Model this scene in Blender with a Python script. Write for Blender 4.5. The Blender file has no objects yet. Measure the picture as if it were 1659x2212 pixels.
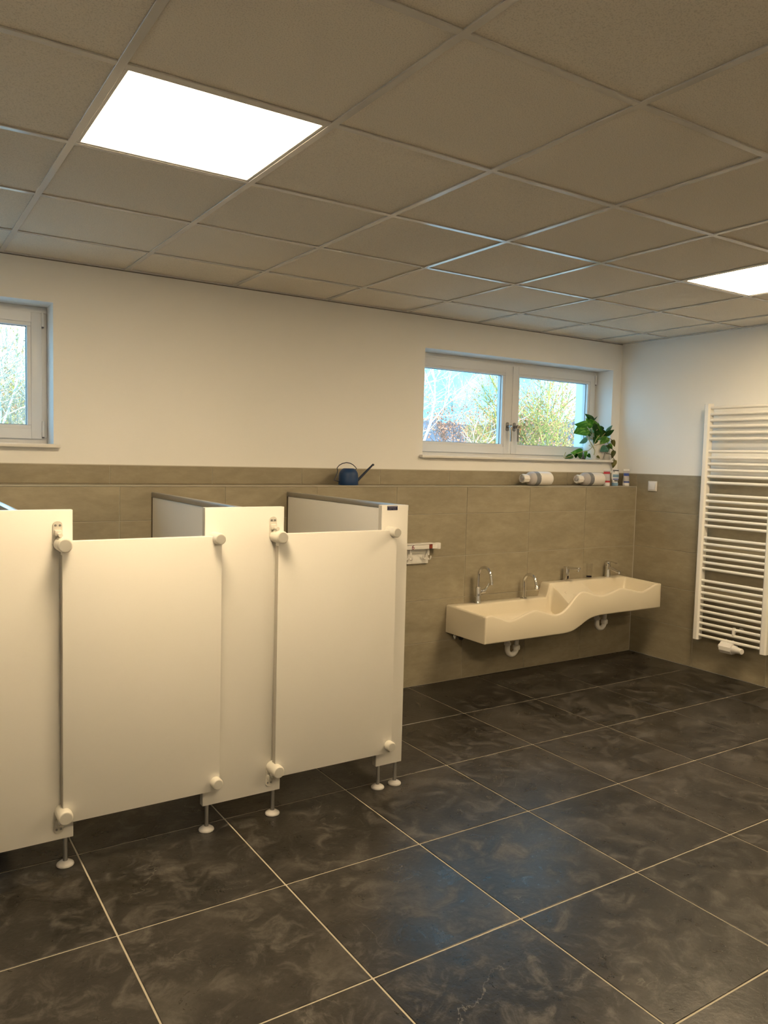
import bpy, bmesh, math, random
from mathutils import Vector, Matrix

# ------------------------------------------------------------------ camera, world, sun, exposure
scene = bpy.context.scene
col = scene.collection
PI = math.pi

CAM = Vector((-5.2371, -4.2567, 1.5448))
YAW, PITCH, ROLL, FPX = 0.5763, -0.0690, 0.0253, 1687.17
cam_data = bpy.data.cameras.new('camera')
cam_data.sensor_fit = 'VERTICAL'
cam_data.sensor_height = 24.0
cam_data.lens = FPX / 2212 * 24.0
cam_data.clip_start = 0.05
cam_data.clip_end = 600
cam = bpy.data.objects.new('camera', cam_data)
col.objects.link(cam)
fw = Vector((math.sin(YAW) * math.cos(PITCH), math.cos(YAW) * math.cos(PITCH), math.sin(PITCH)))
rt = Vector((math.cos(YAW), -math.sin(YAW), 0))
up = rt.cross(fw)
r2 = rt * math.cos(ROLL) + up * math.sin(ROLL)
u2 = -rt * math.sin(ROLL) + up * math.cos(ROLL)
cam.matrix_world = Matrix(((r2.x, u2.x, -fw.x, CAM.x), (r2.y, u2.y, -fw.y, CAM.y), (r2.z, u2.z, -fw.z, CAM.z), (0, 0, 0, 1)))
scene.camera = cam

SKY_STRENGTH = 24.0
LED_STRENGTH = 43.5
LED_COLOR = (1.0, 0.757, 0.455)

world = bpy.data.worlds.new('world')
scene.world = world
world.use_nodes = True
wn = world.node_tree
wn.nodes.clear()
w_out = wn.nodes.new('ShaderNodeOutputWorld')
w_bg = wn.nodes.new('ShaderNodeBackground')
w_tc = wn.nodes.new('ShaderNodeTexCoord')
w_noise = wn.nodes.new('ShaderNodeTexNoise')
w_noise.inputs['Scale'].default_value = 5.0
w_noise.inputs['Detail'].default_value = 5.0
w_ramp = wn.nodes.new('ShaderNodeValToRGB')
w_ramp.color_ramp.elements[0].position = 0.47
w_ramp.color_ramp.elements[0].color = (0.024, 0.100, 0.160, 1)
w_ramp.color_ramp.elements[1].position = 0.74
w_ramp.color_ramp.elements[1].color = (0.19, 0.25, 0.29, 1)
wn.links.new(w_tc.outputs['Generated'], w_noise.inputs['Vector'])
wn.links.new(w_noise.outputs['Fac'], w_ramp.inputs['Fac'])
wn.links.new(w_ramp.outputs['Color'], w_bg.inputs['Color'])
w_bg.inputs['Strength'].default_value = SKY_STRENGTH
wn.links.new(w_bg.outputs['Background'], w_out.inputs['Surface'])

sun_data = bpy.data.lights.new('sun', 'SUN')
sun_data.energy = 10.0
sun_data.angle = 0.01
sun_data.color = (1.0, 0.9, 0.72)
sun = bpy.data.objects.new('sun', sun_data)
col.objects.link(sun)
sun.location = (-6, -10, 12)
sun.rotation_euler = Vector((0.25, 0.85, -0.45)).to_track_quat('-Z', 'Y').to_euler()

vs = scene.view_settings
vs.view_transform = 'Standard'
vs.look = 'None'
vs.gamma = 1.0
vs.use_curve_mapping = False
vs.exposure = 0.05
scene.cycles.max_bounces = 6
scene.cycles.diffuse_bounces = 4
scene.cycles.glossy_bounces = 3
scene.cycles.transmission_bounces = 3
scene.cycles.transparent_max_bounces = 8
scene.cycles.caustics_reflective = False
scene.cycles.caustics_refractive = False

# ------------------------------------------------------------------ materials
def srgb(r, g, b):
    f = lambda c: (c / 255 / 12.92) if c / 255 <= 0.04045 else ((c / 255 + 0.055) / 1.055) ** 2.4
    return (f(r), f(g), f(b), 1)

MATS = {}

def mat(name, color, rough=0.5, metal=0.0, spec=0.5, bump=0.0, bump_scale=200.0, var=0.0, var_scale=6.0, coat=0.0, trans=0.0):
    m = bpy.data.materials.new(name)
    m.use_nodes = True
    nt = m.node_tree
    b = nt.nodes['Principled BSDF']
    c = tuple(color) if len(color) == 4 else tuple(color) + (1,)
    b.inputs['Base Color'].default_value = c
    b.inputs['Roughness'].default_value = rough
    b.inputs['Metallic'].default_value = metal
    b.inputs['Specular IOR Level'].default_value = spec
    b.inputs['Coat Weight'].default_value = coat
    b.inputs['Transmission Weight'].default_value = trans
    if bump or var:
        tc = nt.nodes.new('ShaderNodeTexCoord')
    if var:
        n = nt.nodes.new('ShaderNodeTexNoise')
        n.inputs['Scale'].default_value = var_scale
        n.inputs['Detail'].default_value = 4
        nt.links.new(tc.outputs['Object'], n.inputs['Vector'])
        mx = nt.nodes.new('ShaderNodeMix')
        mx.data_type = 'RGBA'
        mx.inputs[6].default_value = tuple(v * (1 - var) for v in c[:3]) + (1,)
        mx.inputs[7].default_value = tuple(min(1, v * (1 + var)) for v in c[:3]) + (1,)
        nt.links.new(n.outputs['Fac'], mx.inputs[0])
        nt.links.new(mx.outputs[2], b.inputs['Base Color'])
    if bump:
        n2 = nt.nodes.new('ShaderNodeTexNoise')
        n2.inputs['Scale'].default_value = bump_scale
        n2.inputs['Detail'].default_value = 3
        nt.links.new(tc.outputs['Object'], n2.inputs['Vector'])
        bp = nt.nodes.new('ShaderNodeBump')
        bp.inputs['Strength'].default_value = bump
        bp.inputs['Distance'].default_value = 0.002
        nt.links.new(n2.outputs['Fac'], bp.inputs['Height'])
        nt.links.new(bp.outputs['Normal'], b.inputs['Normal'])
    MATS[name] = m
    return m

def tile_coords(nt, stretch=(1, 1, 1)):
    """object coordinates shifted per tile, so that no two tiles carry the same figure"""
    tc = nt.nodes.new('ShaderNodeTexCoord')
    oi = nt.nodes.new('ShaderNodeObjectInfo')
    ml = nt.nodes.new('ShaderNodeMath')
    ml.operation = 'MULTIPLY'
    ml.inputs[1].default_value = 57.0
    nt.links.new(oi.outputs['Random'], ml.inputs[0])
    ad = nt.nodes.new('ShaderNodeVectorMath')
    ad.operation = 'ADD'
    nt.links.new(tc.outputs['Object'], ad.inputs[0])
    nt.links.new(ml.outputs[0], ad.inputs[1])
    mp = nt.nodes.new('ShaderNodeVectorMath')
    mp.operation = 'MULTIPLY'
    mp.inputs[1].default_value = stretch
    nt.links.new(ad.outputs[0], mp.inputs[0])
    return mp.outputs[0], oi

def noise(nt, vec, scale, detail=4, rough=0.55, dist=0.0):
    n = nt.nodes.new('ShaderNodeTexNoise')
    n.inputs['Scale'].default_value = scale
    n.inputs['Detail'].default_value = detail
    n.inputs['Roughness'].default_value = rough
    n.inputs['Distortion'].default_value = dist
    nt.links.new(vec, n.inputs['Vector'])
    return n.outputs['Fac']

def ramp(nt, fac, stops):
    r = nt.nodes.new('ShaderNodeValToRGB')
    e = r.color_ramp.elements
    while len(e) < len(stops):
        e.new(0.5)
    for k, (p, c) in enumerate(stops):
        e[k].position = p
        e[k].color = c if len(c) == 4 else tuple(c) + (1,)
    nt.links.new(fac, r.inputs['Fac'])
    return r.outputs['Color']

def mixc(nt, fac, a, b, mode='MIX'):
    m = nt.nodes.new('ShaderNodeMix')
    m.data_type = 'RGBA'
    m.blend_type = mode
    for sock, v in ((m.inputs[0], fac), (m.inputs[6], a), (m.inputs[7], b)):
        if hasattr(v, 'is_linked'):
            nt.links.new(v, sock)
        else:
            sock.default_value = v
    return m.outputs[2]

def add_bump(nt, fac, b, strength, dist):
    bp = nt.nodes.new('ShaderNodeBump')
    bp.inputs['Strength'].default_value = strength
    bp.inputs['Distance'].default_value = dist
    nt.links.new(fac, bp.inputs['Height'])
    nt.links.new(bp.outputs['Normal'], b.inputs['Normal'])

def make_wall_tile():
    m = mat('wall_tile', (0.3, 0.28, 0.2), rough=0.42)
    nt = m.node_tree
    b = nt.nodes['Principled BSDF']
    vec, oi = tile_coords(nt, (1.0, 1.0, 2.6))
    n1 = noise(nt, vec, 3.2, 4, 0.62, 0.4)
    n2 = noise(nt, vec, 11.0, 5, 0.7, 0.2)
    c1 = ramp(nt, n1, [(0.30, (0.270, 0.234, 0.164)), (0.70, (0.352, 0.310, 0.224))])
    c2 = ramp(nt, n2, [(0.38, (0.90, 0.90, 0.90)), (0.70, (1.10, 1.10, 1.10))])
    c = mixc(nt, 0.75, c1, c2, 'MULTIPLY')
    nt.links.new(c, b.inputs['Base Color'])
    return m

def make_floor_tile():
    m = mat('floor_tile', (0.05, 0.045, 0.04), rough=0.4, spec=0.5)
    nt = m.node_tree
    b = nt.nodes['Principled BSDF']
    vec, oi = tile_coords(nt, (1, 1, 1))
    n1 = noise(nt, vec, 2.6, 6, 0.62, 0.8)
    n2 = noise(nt, vec, 9.0, 6, 0.72, 0.9)
    n3 = noise(nt, vec, 55.0, 2, 0.6, 0.0)
    base = ramp(nt, n1, [(0.30, (0.010, 0.0088, 0.0074)), (0.52, (0.022, 0.0192, 0.016)), (0.74, (0.062, 0.056, 0.049))])
    patch = ramp(nt, n2, [(0.50, (0.0, 0.0, 0.0)), (0.70, (1, 1, 1))])
    c = mixc(nt, patch, base, (0.090, 0.083, 0.076, 1))
    fine = ramp(nt, n3, [(0.35, (0.78, 0.78, 0.78)), (0.7, (1.15, 1.15, 1.15))])
    c = mixc(nt, 0.8, c, fine, 'MULTIPLY')
    # thin mineral veins: level lines of a distorted noise, present only here and there
    nv = noise(nt, vec, 1.7, 5, 0.6, 1.4)
    ms = nt.nodes.new('ShaderNodeMath'); ms.operation = 'SUBTRACT'; ms.inputs[1].default_value = 0.53
    nt.links.new(nv, ms.inputs[0])
    ma = nt.nodes.new('ShaderNodeMath'); ma.operation = 'ABSOLUTE'
    nt.links.new(ms.outputs[0], ma.inputs[0])
    line = ramp(nt, ma.outputs[0], [(0.0, (1, 1, 1)), (0.004, (0, 0, 0))])
    nm = noise(nt, vec, 3.1, 2, 0.5, 0.0)
    msk = ramp(nt, nm, [(0.56, (0, 0, 0)), (0.64, (0.6, 0.6, 0.6))])
    lm = mixc(nt, 1.0, line, msk, 'MULTIPLY')
    c = mixc(nt, lm, c, (0.20, 0.185, 0.165, 1))
    nt.links.new(c, b.inputs['Base Color'])
    rr = ramp(nt, n2, [(0.3, (0.24, 0.24, 0.24)), (0.75, (0.44, 0.44, 0.44))])
    nt.links.new(rr, b.inputs['Roughness'])
    hb = nt.nodes.new('ShaderNodeMath'); hb.operation = 'ADD'
    nt.links.new(n2, hb.inputs[0]); nt.links.new(n3, hb.inputs[1])
    add_bump(nt, hb.outputs[0], b, 0.18, 0.004)
    return m

def make_ceiling_tile():
    m = mat('ceiling_tile', (0.66, 0.65, 0.63), rough=0.85, spec=0.2)
    nt = m.node_tree
    b = nt.nodes['Principled BSDF']
    vec, oi = tile_coords(nt)
    n = noise(nt, vec, 260, 2, 0.5)
    c = ramp(nt, n, [(0.33, (0.64, 0.60, 0.53)), (0.5, (0.80, 0.75, 0.67))])
    nt.links.new(c, b.inputs['Base Color'])
    return m

M_WALLTILE = make_wall_tile()
M_FLOORTILE = make_floor_tile()
M_CEIL = make_ceiling_tile()
M_PLASTER = mat('white_plaster', (0.88, 0.88, 0.87), rough=0.9, spec=0.2, var=0.012, var_scale=3)
M_GROUT_W = mat('wall_grout', (0.44, 0.41, 0.34), rough=0.9, spec=0.2)
M_GROUT_F = mat('floor_grout', (0.46, 0.42, 0.34), rough=0.9, spec=0.2)
M_SILICONE = mat('silicone_joint', (0.55, 0.52, 0.45), rough=0.5)
M_GRID = mat('ceiling_grid_metal', (0.62, 0.61, 0.60), rough=0.16, spec=0.7)
M_VOID = mat('void_board', (0.12, 0.11, 0.10), rough=0.95, spec=0.1)
M_PANEL = mat('white_laminate', (0.80, 0.785, 0.745), rough=0.33)
M_EDGE = mat('laminate_edge', (0.42, 0.40, 0.36), rough=0.4)
M_ALU = mat('anodised_aluminium', (0.50, 0.50, 0.50), rough=0.32, metal=0.9)
M_KNOB = mat('light_grey_plastic', (0.66, 0.64, 0.58), rough=0.35)
M_KNOBCAP = mat('grey_plastic_cap', (0.52, 0.51, 0.47), rough=0.4)
M_SCREW = mat('screw_steel', (0.30, 0.30, 0.30), rough=0.35, metal=0.9)
M_FOOT = mat('foot_plastic', (0.62, 0.60, 0.58), rough=0.3)
M_CERAMIC = mat('sink_mineral', (0.72, 0.655, 0.525), rough=0.32, spec=0.5)
M_CHROME = mat('chrome', (0.72, 0.72, 0.72), rough=0.08, metal=1.0)
M_WPLASTIC = mat('white_plastic', (0.78, 0.76, 0.73), rough=0.35)
M_RAD = mat('radiator_enamel', (0.83, 0.82, 0.79), rough=0.25)
M_FRAME = mat('window_pvc', (0.76, 0.76, 0.76), rough=0.35)
M_GASKET = mat('window_gasket', (0.16, 0.16, 0.17), rough=0.6)
M_SILL = mat('window_sill_board', (0.78, 0.77, 0.75), rough=0.4)
M_HANDLE = mat('handle_steel', (0.30, 0.29, 0.28), rough=0.25, metal=0.9)
M_BRASS = mat('key_brass', (0.75, 0.62, 0.40), rough=0.25, metal=0.8)
M_BLUECAN = mat('petrol_blue_enamel', (0.006, 0.040, 0.135), rough=0.45)
M_BLUEROD = mat('dark_blue_rod', (0.006, 0.018, 0.05), rough=0.4)
M_BLACK = mat('black_plastic', (0.015, 0.015, 0.02), rough=0.4)
M_BOT_W = mat('bottle_white', (0.80, 0.77, 0.74), rough=0.35)
M_BOT_G = mat('bottle_shoulder_grey', (0.46, 0.44, 0.45), rough=0.3)
M_BOT_D = mat('bottle_band_grey', (0.19, 0.20, 0.22), rough=0.45)
M_TUBE_W = mat('tube_white', (0.78, 0.78, 0.79), rough=0.3)
M_TUBE_S = mat('tube_silver_grey', (0.50, 0.48, 0.50), rough=0.35)
M_RED = mat('print_red', (0.50, 0.02, 0.04), rough=0.4)
M_BLUE = mat('print_blue', (0.03, 0.07, 0.32), rough=0.4)
M_LBLUE = mat('print_light_blue', (0.18, 0.32, 0.48), rough=0.4)
M_NAVY = mat('print_navy', (0.010, 0.012, 0.055), rough=0.35)
M_PALE = mat('print_pale', (0.55, 0.55, 0.66), rough=0.4)
M_DRED = mat('print_dark_red', (0.20, 0.025, 0.02), rough=0.4)
M_ORANGE = mat('print_orange', (0.55, 0.16, 0.03), rough=0.4)
M_POT = mat('plant_pot_ceramic', (0.74, 0.70, 0.64), rough=0.5)
M_SOIL = mat('potting_soil', (0.03, 0.02, 0.012), rough=0.95, bump=0.6, bump_scale=60)
M_VINE = mat('vine_stem', (0.42, 0.38, 0.20), rough=0.6)
M_TWIG = mat('dark_vine', (0.07, 0.06, 0.03), rough=0.6)

def leaf_mat(name, a, b):
    m = mat(name, a, rough=0.38)
    nt = m.node_tree
    bs = nt.nodes['Principled BSDF']
    vec, oi = tile_coords(nt, (14, 4, 14))
    n = noise(nt, vec, 3.0, 3, 0.6, 1.0)
    c = ramp(nt, n, [(0.45, a), (0.62, b)])
    nt.links.new(c, bs.inputs['Base Color'])
    bs.inputs['Subsurface Weight'].default_value = 0.0
    return m

M_LEAVES = [leaf_mat('leaf_bright_green', (0.075, 0.29, 0.030), (0.34, 0.58, 0.13)),
            leaf_mat('leaf_dark_green', (0.022, 0.100, 0.016), (0.07, 0.21, 0.035)),
            leaf_mat('leaf_blue_green', (0.10, 0.28, 0.20), (0.22, 0.45, 0.34)),
            leaf_mat('leaf_olive', (0.10, 0.12, 0.028), (0.30, 0.28, 0.09))]

def emission_mat(name, color, strength):
    m = bpy.data.materials.new(name)
    m.use_nodes = True
    nt = m.node_tree
    nt.nodes.clear()
    o = nt.nodes.new('ShaderNodeOutputMaterial')
    e = nt.nodes.new('ShaderNodeEmission')
    e.inputs['Color'].default_value = tuple(color) + (1,)
    e.inputs['Strength'].default_value = strength
    nt.links.new(e.outputs[0], o.inputs['Surface'])
    return m

M_LED = emission_mat('led_diffuser', LED_COLOR, LED_STRENGTH)

def clear_mat(name, tint=(1, 1, 1), base=0.04, edge=0.6):
    """thin clear pane: straight-through light plus a fresnel reflection"""
    m = bpy.data.materials.new(name)
    m.use_nodes = True
    nt = m.node_tree
    nt.nodes.clear()
    o = nt.nodes.new('ShaderNodeOutputMaterial')
    t = nt.nodes.new('ShaderNodeBsdfTransparent')
    t.inputs['Color'].default_value = tuple(tint) + (1,)
    g = nt.nodes.new('ShaderNodeBsdfGlossy')
    g.inputs['Roughness'].default_value = 0.02
    lw = nt.nodes.new('ShaderNodeLayerWeight')
    lw.inputs['Blend'].default_value = 0.5
    pw = nt.nodes.new('ShaderNodeMath')
    pw.operation = 'POWER'
    pw.inputs[1].default_value = 5.0
    nt.links.new(lw.outputs['Facing'], pw.inputs[0])
    ma = nt.nodes.new('ShaderNodeMath')
    ma.operation = 'MULTIPLY_ADD'
    ma.inputs[1].default_value = edge
    ma.inputs[2].default_value = base
    nt.links.new(pw.outputs[0], ma.inputs[0])
    mx = nt.nodes.new('ShaderNodeMixShader')
    nt.links.new(ma.outputs[0], mx.inputs[0])
    nt.links.new(t.outputs[0], mx.inputs[1])
    nt.links.new(g.outputs[0], mx.inputs[2])
    nt.links.new(mx.outputs[0], o.inputs['Surface'])
    return m

M_GLASS = clear_mat('window_glass', (0.96, 0.99, 1.0))
M_TUMBLER = clear_mat('clear_tumbler', (0.975, 0.975, 0.975), 0.02, 0.5)

# ------------------------------------------------------------------ mesh helpers
class MB:
    def __init__(self):
        self.bm = bmesh.new()

    def _merge(self, tmp):
        me = bpy.data.meshes.new('tmp')
        tmp.to_mesh(me)
        tmp.free()
        self.bm.from_mesh(me)
        bpy.data.meshes.remove(me)

    def box(self, x0, x1, y0, y1, z0, z1, bev=0.0, seg=2, rot=None):
        t = bmesh.new()
        bmesh.ops.create_cube(t, size=1.0)
        sx, sy, sz = abs(x1 - x0), abs(y1 - y0), abs(z1 - z0)
        for v in t.verts:
            v.co = Vector((v.co.x * sx, v.co.y * sy, v.co.z * sz))
        if bev:
            bmesh.ops.bevel(t, geom=list(t.edges), offset=bev, segments=seg, affect='EDGES', profile=0.5)
        c = Vector(((x0 + x1) / 2, (y0 + y1) / 2, (z0 + z1) / 2))
        M = Matrix.Translation(c) @ (rot.to_4x4() if rot else Matrix.Identity(4))
        t.transform(M)
        self._merge(t)
        return self

    def tube(self, path, radii, n=12, cap=True, closed=False):
        """a round tube along points; radii one number or one per point"""
        P = [Vector(p) for p in path]
        R = [radii] * len(P) if isinstance(radii, (int, float)) else list(radii)
        bm = self.bm
        rings = []
        prev = None
        for k, p in enumerate(P):
            if k == 0:
                d = P[1] - P[0]
            elif k == len(P) - 1:
                d = P[-1] - P[-2]
            else:
                d = (P[k + 1] - p).normalized() + (p - P[k - 1]).normalized()
            if d.length < 1e-9:
                d = Vector((0, 0, 1))
            d.normalize()
            if prev is None:
                a = Vector((0, 0, 1)) if abs(d.z) < 0.9 else Vector((1, 0, 0))
                u = d.cross(a).normalized()
            else:
                u = prev - d * prev.dot(d)
                if u.length < 1e-6:
                    u = d.cross(Vector((1, 0, 0)))
                u.normalize()
            prev = u
            w = d.cross(u)
            rings.append([bm.verts.new(p + (u * math.cos(2 * PI * i / n) + w * math.sin(2 * PI * i / n)) * R[k]) for i in range(n)])
        for a, b in zip(rings[:-1], rings[1:]):
            for i in range(n):
                bm.faces.new((a[i], a[(i + 1) % n], b[(i + 1) % n], b[i]))
        if cap:
            bm.faces.new(list(reversed(rings[0])))
            bm.faces.new(rings[-1])
        return self

    def lathe(self, prof, origin=(0, 0, 0), axis=(0, 0, 1), n=24, sx=1.0, sy=1.0):
        """prof: list of (radius, height) from bottom to top, revolved about axis"""
        q = Vector((0, 0, 1)).rotation_difference(Vector(axis).normalized()).to_matrix()
        o = Vector(origin)
        bm = self.bm
        rings = []
        for r, h in prof:
            if r < 1e-6:
                rings.append([bm.verts.new(o + q @ Vector((0, 0, h)))])
            else:
                rings.append([bm.verts.new(o + q @ Vector((r * sx * math.cos(2 * PI * i / n), r * sy * math.sin(2 * PI * i / n), h))) for i in range(n)])
        for a, b in zip(rings[:-1], rings[1:]):
            if len(a) == 1 and len(b) == 1:
                continue
            for i in range(n):
                j = (i + 1) % n
                if len(a) == 1:
                    bm.faces.new((a[0], b[j], b[i]))
                elif len(b) == 1:
                    bm.faces.new((a[i], a[j], b[0]))
                else:
                    bm.faces.new((a[i], a[j], b[j], b[i]))
        if len(rings[0]) > 1:
            bm.faces.new(list(reversed(rings[0])))
        if len(rings[-1]) > 1:
            bm.faces.new(rings[-1])
        return self

    def prism(self, pts, vec):
        """polygon (3-D points, planar) swept by vec"""
        bm = self.bm
        v = Vector(vec)
        a = [bm.verts.new(Vector(p)) for p in pts]
        b = [bm.verts.new(Vector(p) + v) for p in pts]
        bm.faces.new(list(reversed(a)))
        bm.faces.new(b)
        n = len(a)
        for i in range(n):
            bm.faces.new((a[i], a[(i + 1) % n], b[(i + 1) % n], b[i]))
        return self

    def loft(self, rings, cap=True):
        bm = self.bm
        R = [[bm.verts.new(Vector(p)) for p in r] for r in rings]
        n = len(R[0])
        for a, b in zip(R[:-1], R[1:]):
            for i in range(n):
                bm.faces.new((a[i], a[(i + 1) % n], b[(i + 1) % n], b[i]))
        if cap:
            bm.faces.new(list(reversed(R[0])))
            bm.faces.new(R[-1])
        return self

    def mesh(self, name, m, smooth=35):
        bmesh.ops.recalc_face_normals(self.bm, faces=list(self.bm.faces))
        me = bpy.data.meshes.new(name)
        self.bm.to_mesh(me)
        self.bm.free()
        me.materials.append(m)
        if smooth:
            for p in me.polygons:
                p.use_smooth = True
            me.set_sharp_from_angle(angle=math.radians(smooth))
        return me

def wloc(o):
    v = Vector((0, 0, 0))
    while o is not None:
        v = v + o.location
        o = o.parent
    return v

def link(name, me, parent=None, loc=None):
    o = bpy.data.objects.new(name, me)
    col.objects.link(o)
    if parent is not None:
        o.parent = parent
    if loc is not None:
        o.location = loc
    return o

def part(name, mb, m, parent=None, smooth=35, label=None):
    """a mesh drawn in world coordinates, hung under its thing"""
    me = mb.mesh(name, m, smooth)
    if parent is not None:
        me.transform(Matrix.Translation(-wloc(parent)))
        o = link(name, me, parent)
    else:
        xs = [v.co for v in me.vertices]
        lo = Vector((min(v.x for v in xs), min(v.y for v in xs), min(v.z for v in xs)))
        hi = Vector((max(v.x for v in xs), max(v.y for v in xs), max(v.z for v in xs)))
        c = Vector(((lo.x + hi.x) / 2, (lo.y + hi.y) / 2, lo.z))
        me.transform(Matrix.Translation(-c))
        o = link(name, me, None, c)
    if label:
        o['label'] = label
    return o

def thing(name, label, cat, loc, group=None):
    o = bpy.data.objects.new(name, None)
    col.objects.link(o)
    o.empty_display_size = 0.1
    o.location = loc
    o['label'] = label
    o['category'] = cat
    if group:
        o['group'] = group
    return o

def struct(o, label):
    o['kind'] = 'structure'
    o['label'] = label
    return o

def place(name, me, parent, wpos):
    """a copy of a shared mesh at a world position"""
    return link(name, me, parent, Vector(wpos) - wloc(parent))

def arc(c, r, a0, a1, n, u, v):
    c, u, v = Vector(c), Vector(u), Vector(v)
    return [c + (u * math.cos(a0 + (a1 - a0) * k / n) + v * math.sin(a0 + (a1 - a0) * k / n)) * r for k in range(n + 1)]

# ------------------------------------------------------------------ the room
XL, XR = -6.9, 0.0            # side walls
YB, YF = 0.214, -6.1          # upper back wall, wall behind the camera
YO = 0.62                     # outer face of the back wall
H = 2.5405                    # ceiling
ZS = 1.3653                   # ledge top
ZT = 1.468                    # top of the tiling
TP = 0.2940                   # wall tile row pitch
TW = 0.5935                   # wall tile column pitch
ROW0 = -0.004
GAP = 0.0035

# floor with tiles
fl = struct(part('floor', MB().box(XL, XR, YF, 0.0032, -0.12, -0.0025), M_GROUT_F), 'dark slate tiled floor with pale grout lines')
FT, FX, FY = 0.5925, -4.6159, -0.6153
tile_cache = {}

def tile_mesh(kind, sx, sy, sz, m, bev=0.0015):
    key = (kind, round(sx, 3), round(sy, 3), round(sz, 3))
    if key not in tile_cache:
        mb = MB().box(-sx / 2, sx / 2, -sy / 2, sy / 2, -sz / 2, sz / 2, bev, 1)
        tile_cache[key] = mb.mesh(kind, m, 0)
    return tile_cache[key]

def spans(origin, pitch, lo, hi):
    out = []
    k = math.floor((lo - origin) / pitch)
    while origin + k * pitch < hi - 1e-6:
        a, b = origin + k * pitch, origin + (k + 1) * pitch
        a2, b2 = max(a, lo), min(b, hi)
        if b2 - a2 > 0.02:
            out.append((a2, b2))
        k += 1
    return out

FG = 0.006
for (x0, x1) in spans(FX, FT, XL, XR):
    for (y0, y1) in spans(FY, FT, YF, 0.0):
        me = tile_mesh('floor_tile', x1 - x0 - FG, y1 - y0 - FG, 0.01, M_FLOORTILE)
        place('floor_tile', me, fl, ((x0 + x1) / 2, (y0 + y1) / 2, -0.005))

# tiled installation ledge along the back wall
ledge = struct(part('wall_ledge', MB().box(XL, XR, 0.0032, YB, -0.12, ZS - 0.0032), M_GROUT_W), 'beige tiled half-height ledge wall running below the windows')
rows = []
z = ROW0
while z < ZS - 0.01:
    rows.append((max(z, 0.0), min(z + TP, ZS)))
    z += TP
for (x0, x1) in spans(0.0, TW, XL, XR):
    for (z0, z1) in rows:
        top = abs(z1 - ZS) < 1e-6
        zz1 = z1 - 0.007 if top else z1
        me = tile_mesh('wall_tile_b', x1 - x0 - GAP, 0.008, zz1 - z0 - GAP, M_WALLTILE)
        place('tile', me, ledge, ((x0 + x1) / 2, 0.004, (z0 + zz1) / 2))
    me = tile_mesh('ledge_tile', x1 - x0 - GAP, YB - 0.008, 0.008, M_WALLTILE)
    place('tile', me, ledge, ((x0 + x1) / 2, YB / 2 + 0.003, ZS - 0.004))
part('edge_trim', MB().box(XL, XR - 0.004, -0.0005, 0.007, ZS - 0.007, ZS + 0.0005, 0.001, 1), mat('trim_profile', (0.46, 0.43, 0.37), rough=0.35, metal=0.3), ledge)
part('corner_joint', MB().box(XR - 0.006, XR - 0.0005, -0.0012, 0.004, 0.0, ZS), M_SILICONE, ledge)

# upper back wall with two window openings
W1 = (-2.023, -0.097)
W2 = (-6.371, -4.445)
WZ0, WZ1 = 1.573, 2.318
mb = MB()
mb.box(XL - 0.2, XR + 0.2, YB, YO, -0.12, WZ0)
mb.box(XL - 0.2, XR + 0.2, YB, YO, WZ1, H + 0.25)
mb.box(XL - 0.2, W2[0], YB, YO, WZ0, WZ1)
mb.box(W2[1], W1[0], YB, YO, WZ0, WZ1)
mb.box(W1[1], XR + 0.2, YB, YO, WZ0, WZ1)
wb = struct(part('wall_back', mb, M_PLASTER, smooth=0), 'white plastered upper back wall with two window openings')
for (x0, x1) in spans(0.0, TW, XL, XR):
    me = tile_mesh('strip_tile', x1 - x0 - GAP, 0.008, ZT - ZS - 0.002, M_WALLTILE)
    place('tile', me, wb, ((x0 + x1) / 2, YB - 0.002, (ZS + ZT) / 2 - 0.001))
part('grout_bed', MB().box(XL, XR, YB - 0.0035, YB + 0.01, ZS, ZT), M_GROUT_W, wb)
part('tile_edge', MB().box(XL, XR, YB - 0.0065, YB, ZT - 0.002, ZT + 0.003), M_SILICONE, wb)

# right wall, tiled to the same height
wr = struct(part('wall_right', MB().box(XR + 0.0032, XR + 0.25, YF - 0.2, YB, -0.12, H + 0.25), M_PLASTER), 'white right wall tiled beige to chest height')
rrows = []
z = ROW0
while z < ZT - 0.01:
    rrows.append((max(z, 0.0), min(z + TP, ZT)))
    z += TP
part('grout_bed', MB().box(XR + 0.0028, XR + 0.02, YF, YB - 0.006, 0, ZT), M_GROUT_W, wr)
for (y0, y1) in spans(0.0, TW, YF, YB - 0.007):
    for (z0, z1) in rrows:
        if y0 >= -0.001 and z1 < ZS - 0.1:
            continue
        me = tile_mesh('wall_tile_r', 0.008, y1 - y0 - GAP, z1 - z0 - GAP, M_WALLTILE)
        place('tile', me, wr, (XR + 0.004, (y0 + y1) / 2, (z0 + z1) / 2))
part('tile_edge', MB().box(XR - 0.0005, XR + 0.008, YF, YB - 0.006, ZT - 0.001, ZT + 0.003), M_SILICONE, wr)

struct(part('wall_left', MB().box(XL - 0.2, XL, YF - 0.2, YB, -0.12, H + 0.25), M_PLASTER), 'plain white left wall outside the picture')
struct(part('wall_rear', MB().box(XL, XR, YF - 0.2, YF, -0.12, H + 0.25), M_PLASTER), 'plain white wall behind the viewer')

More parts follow.
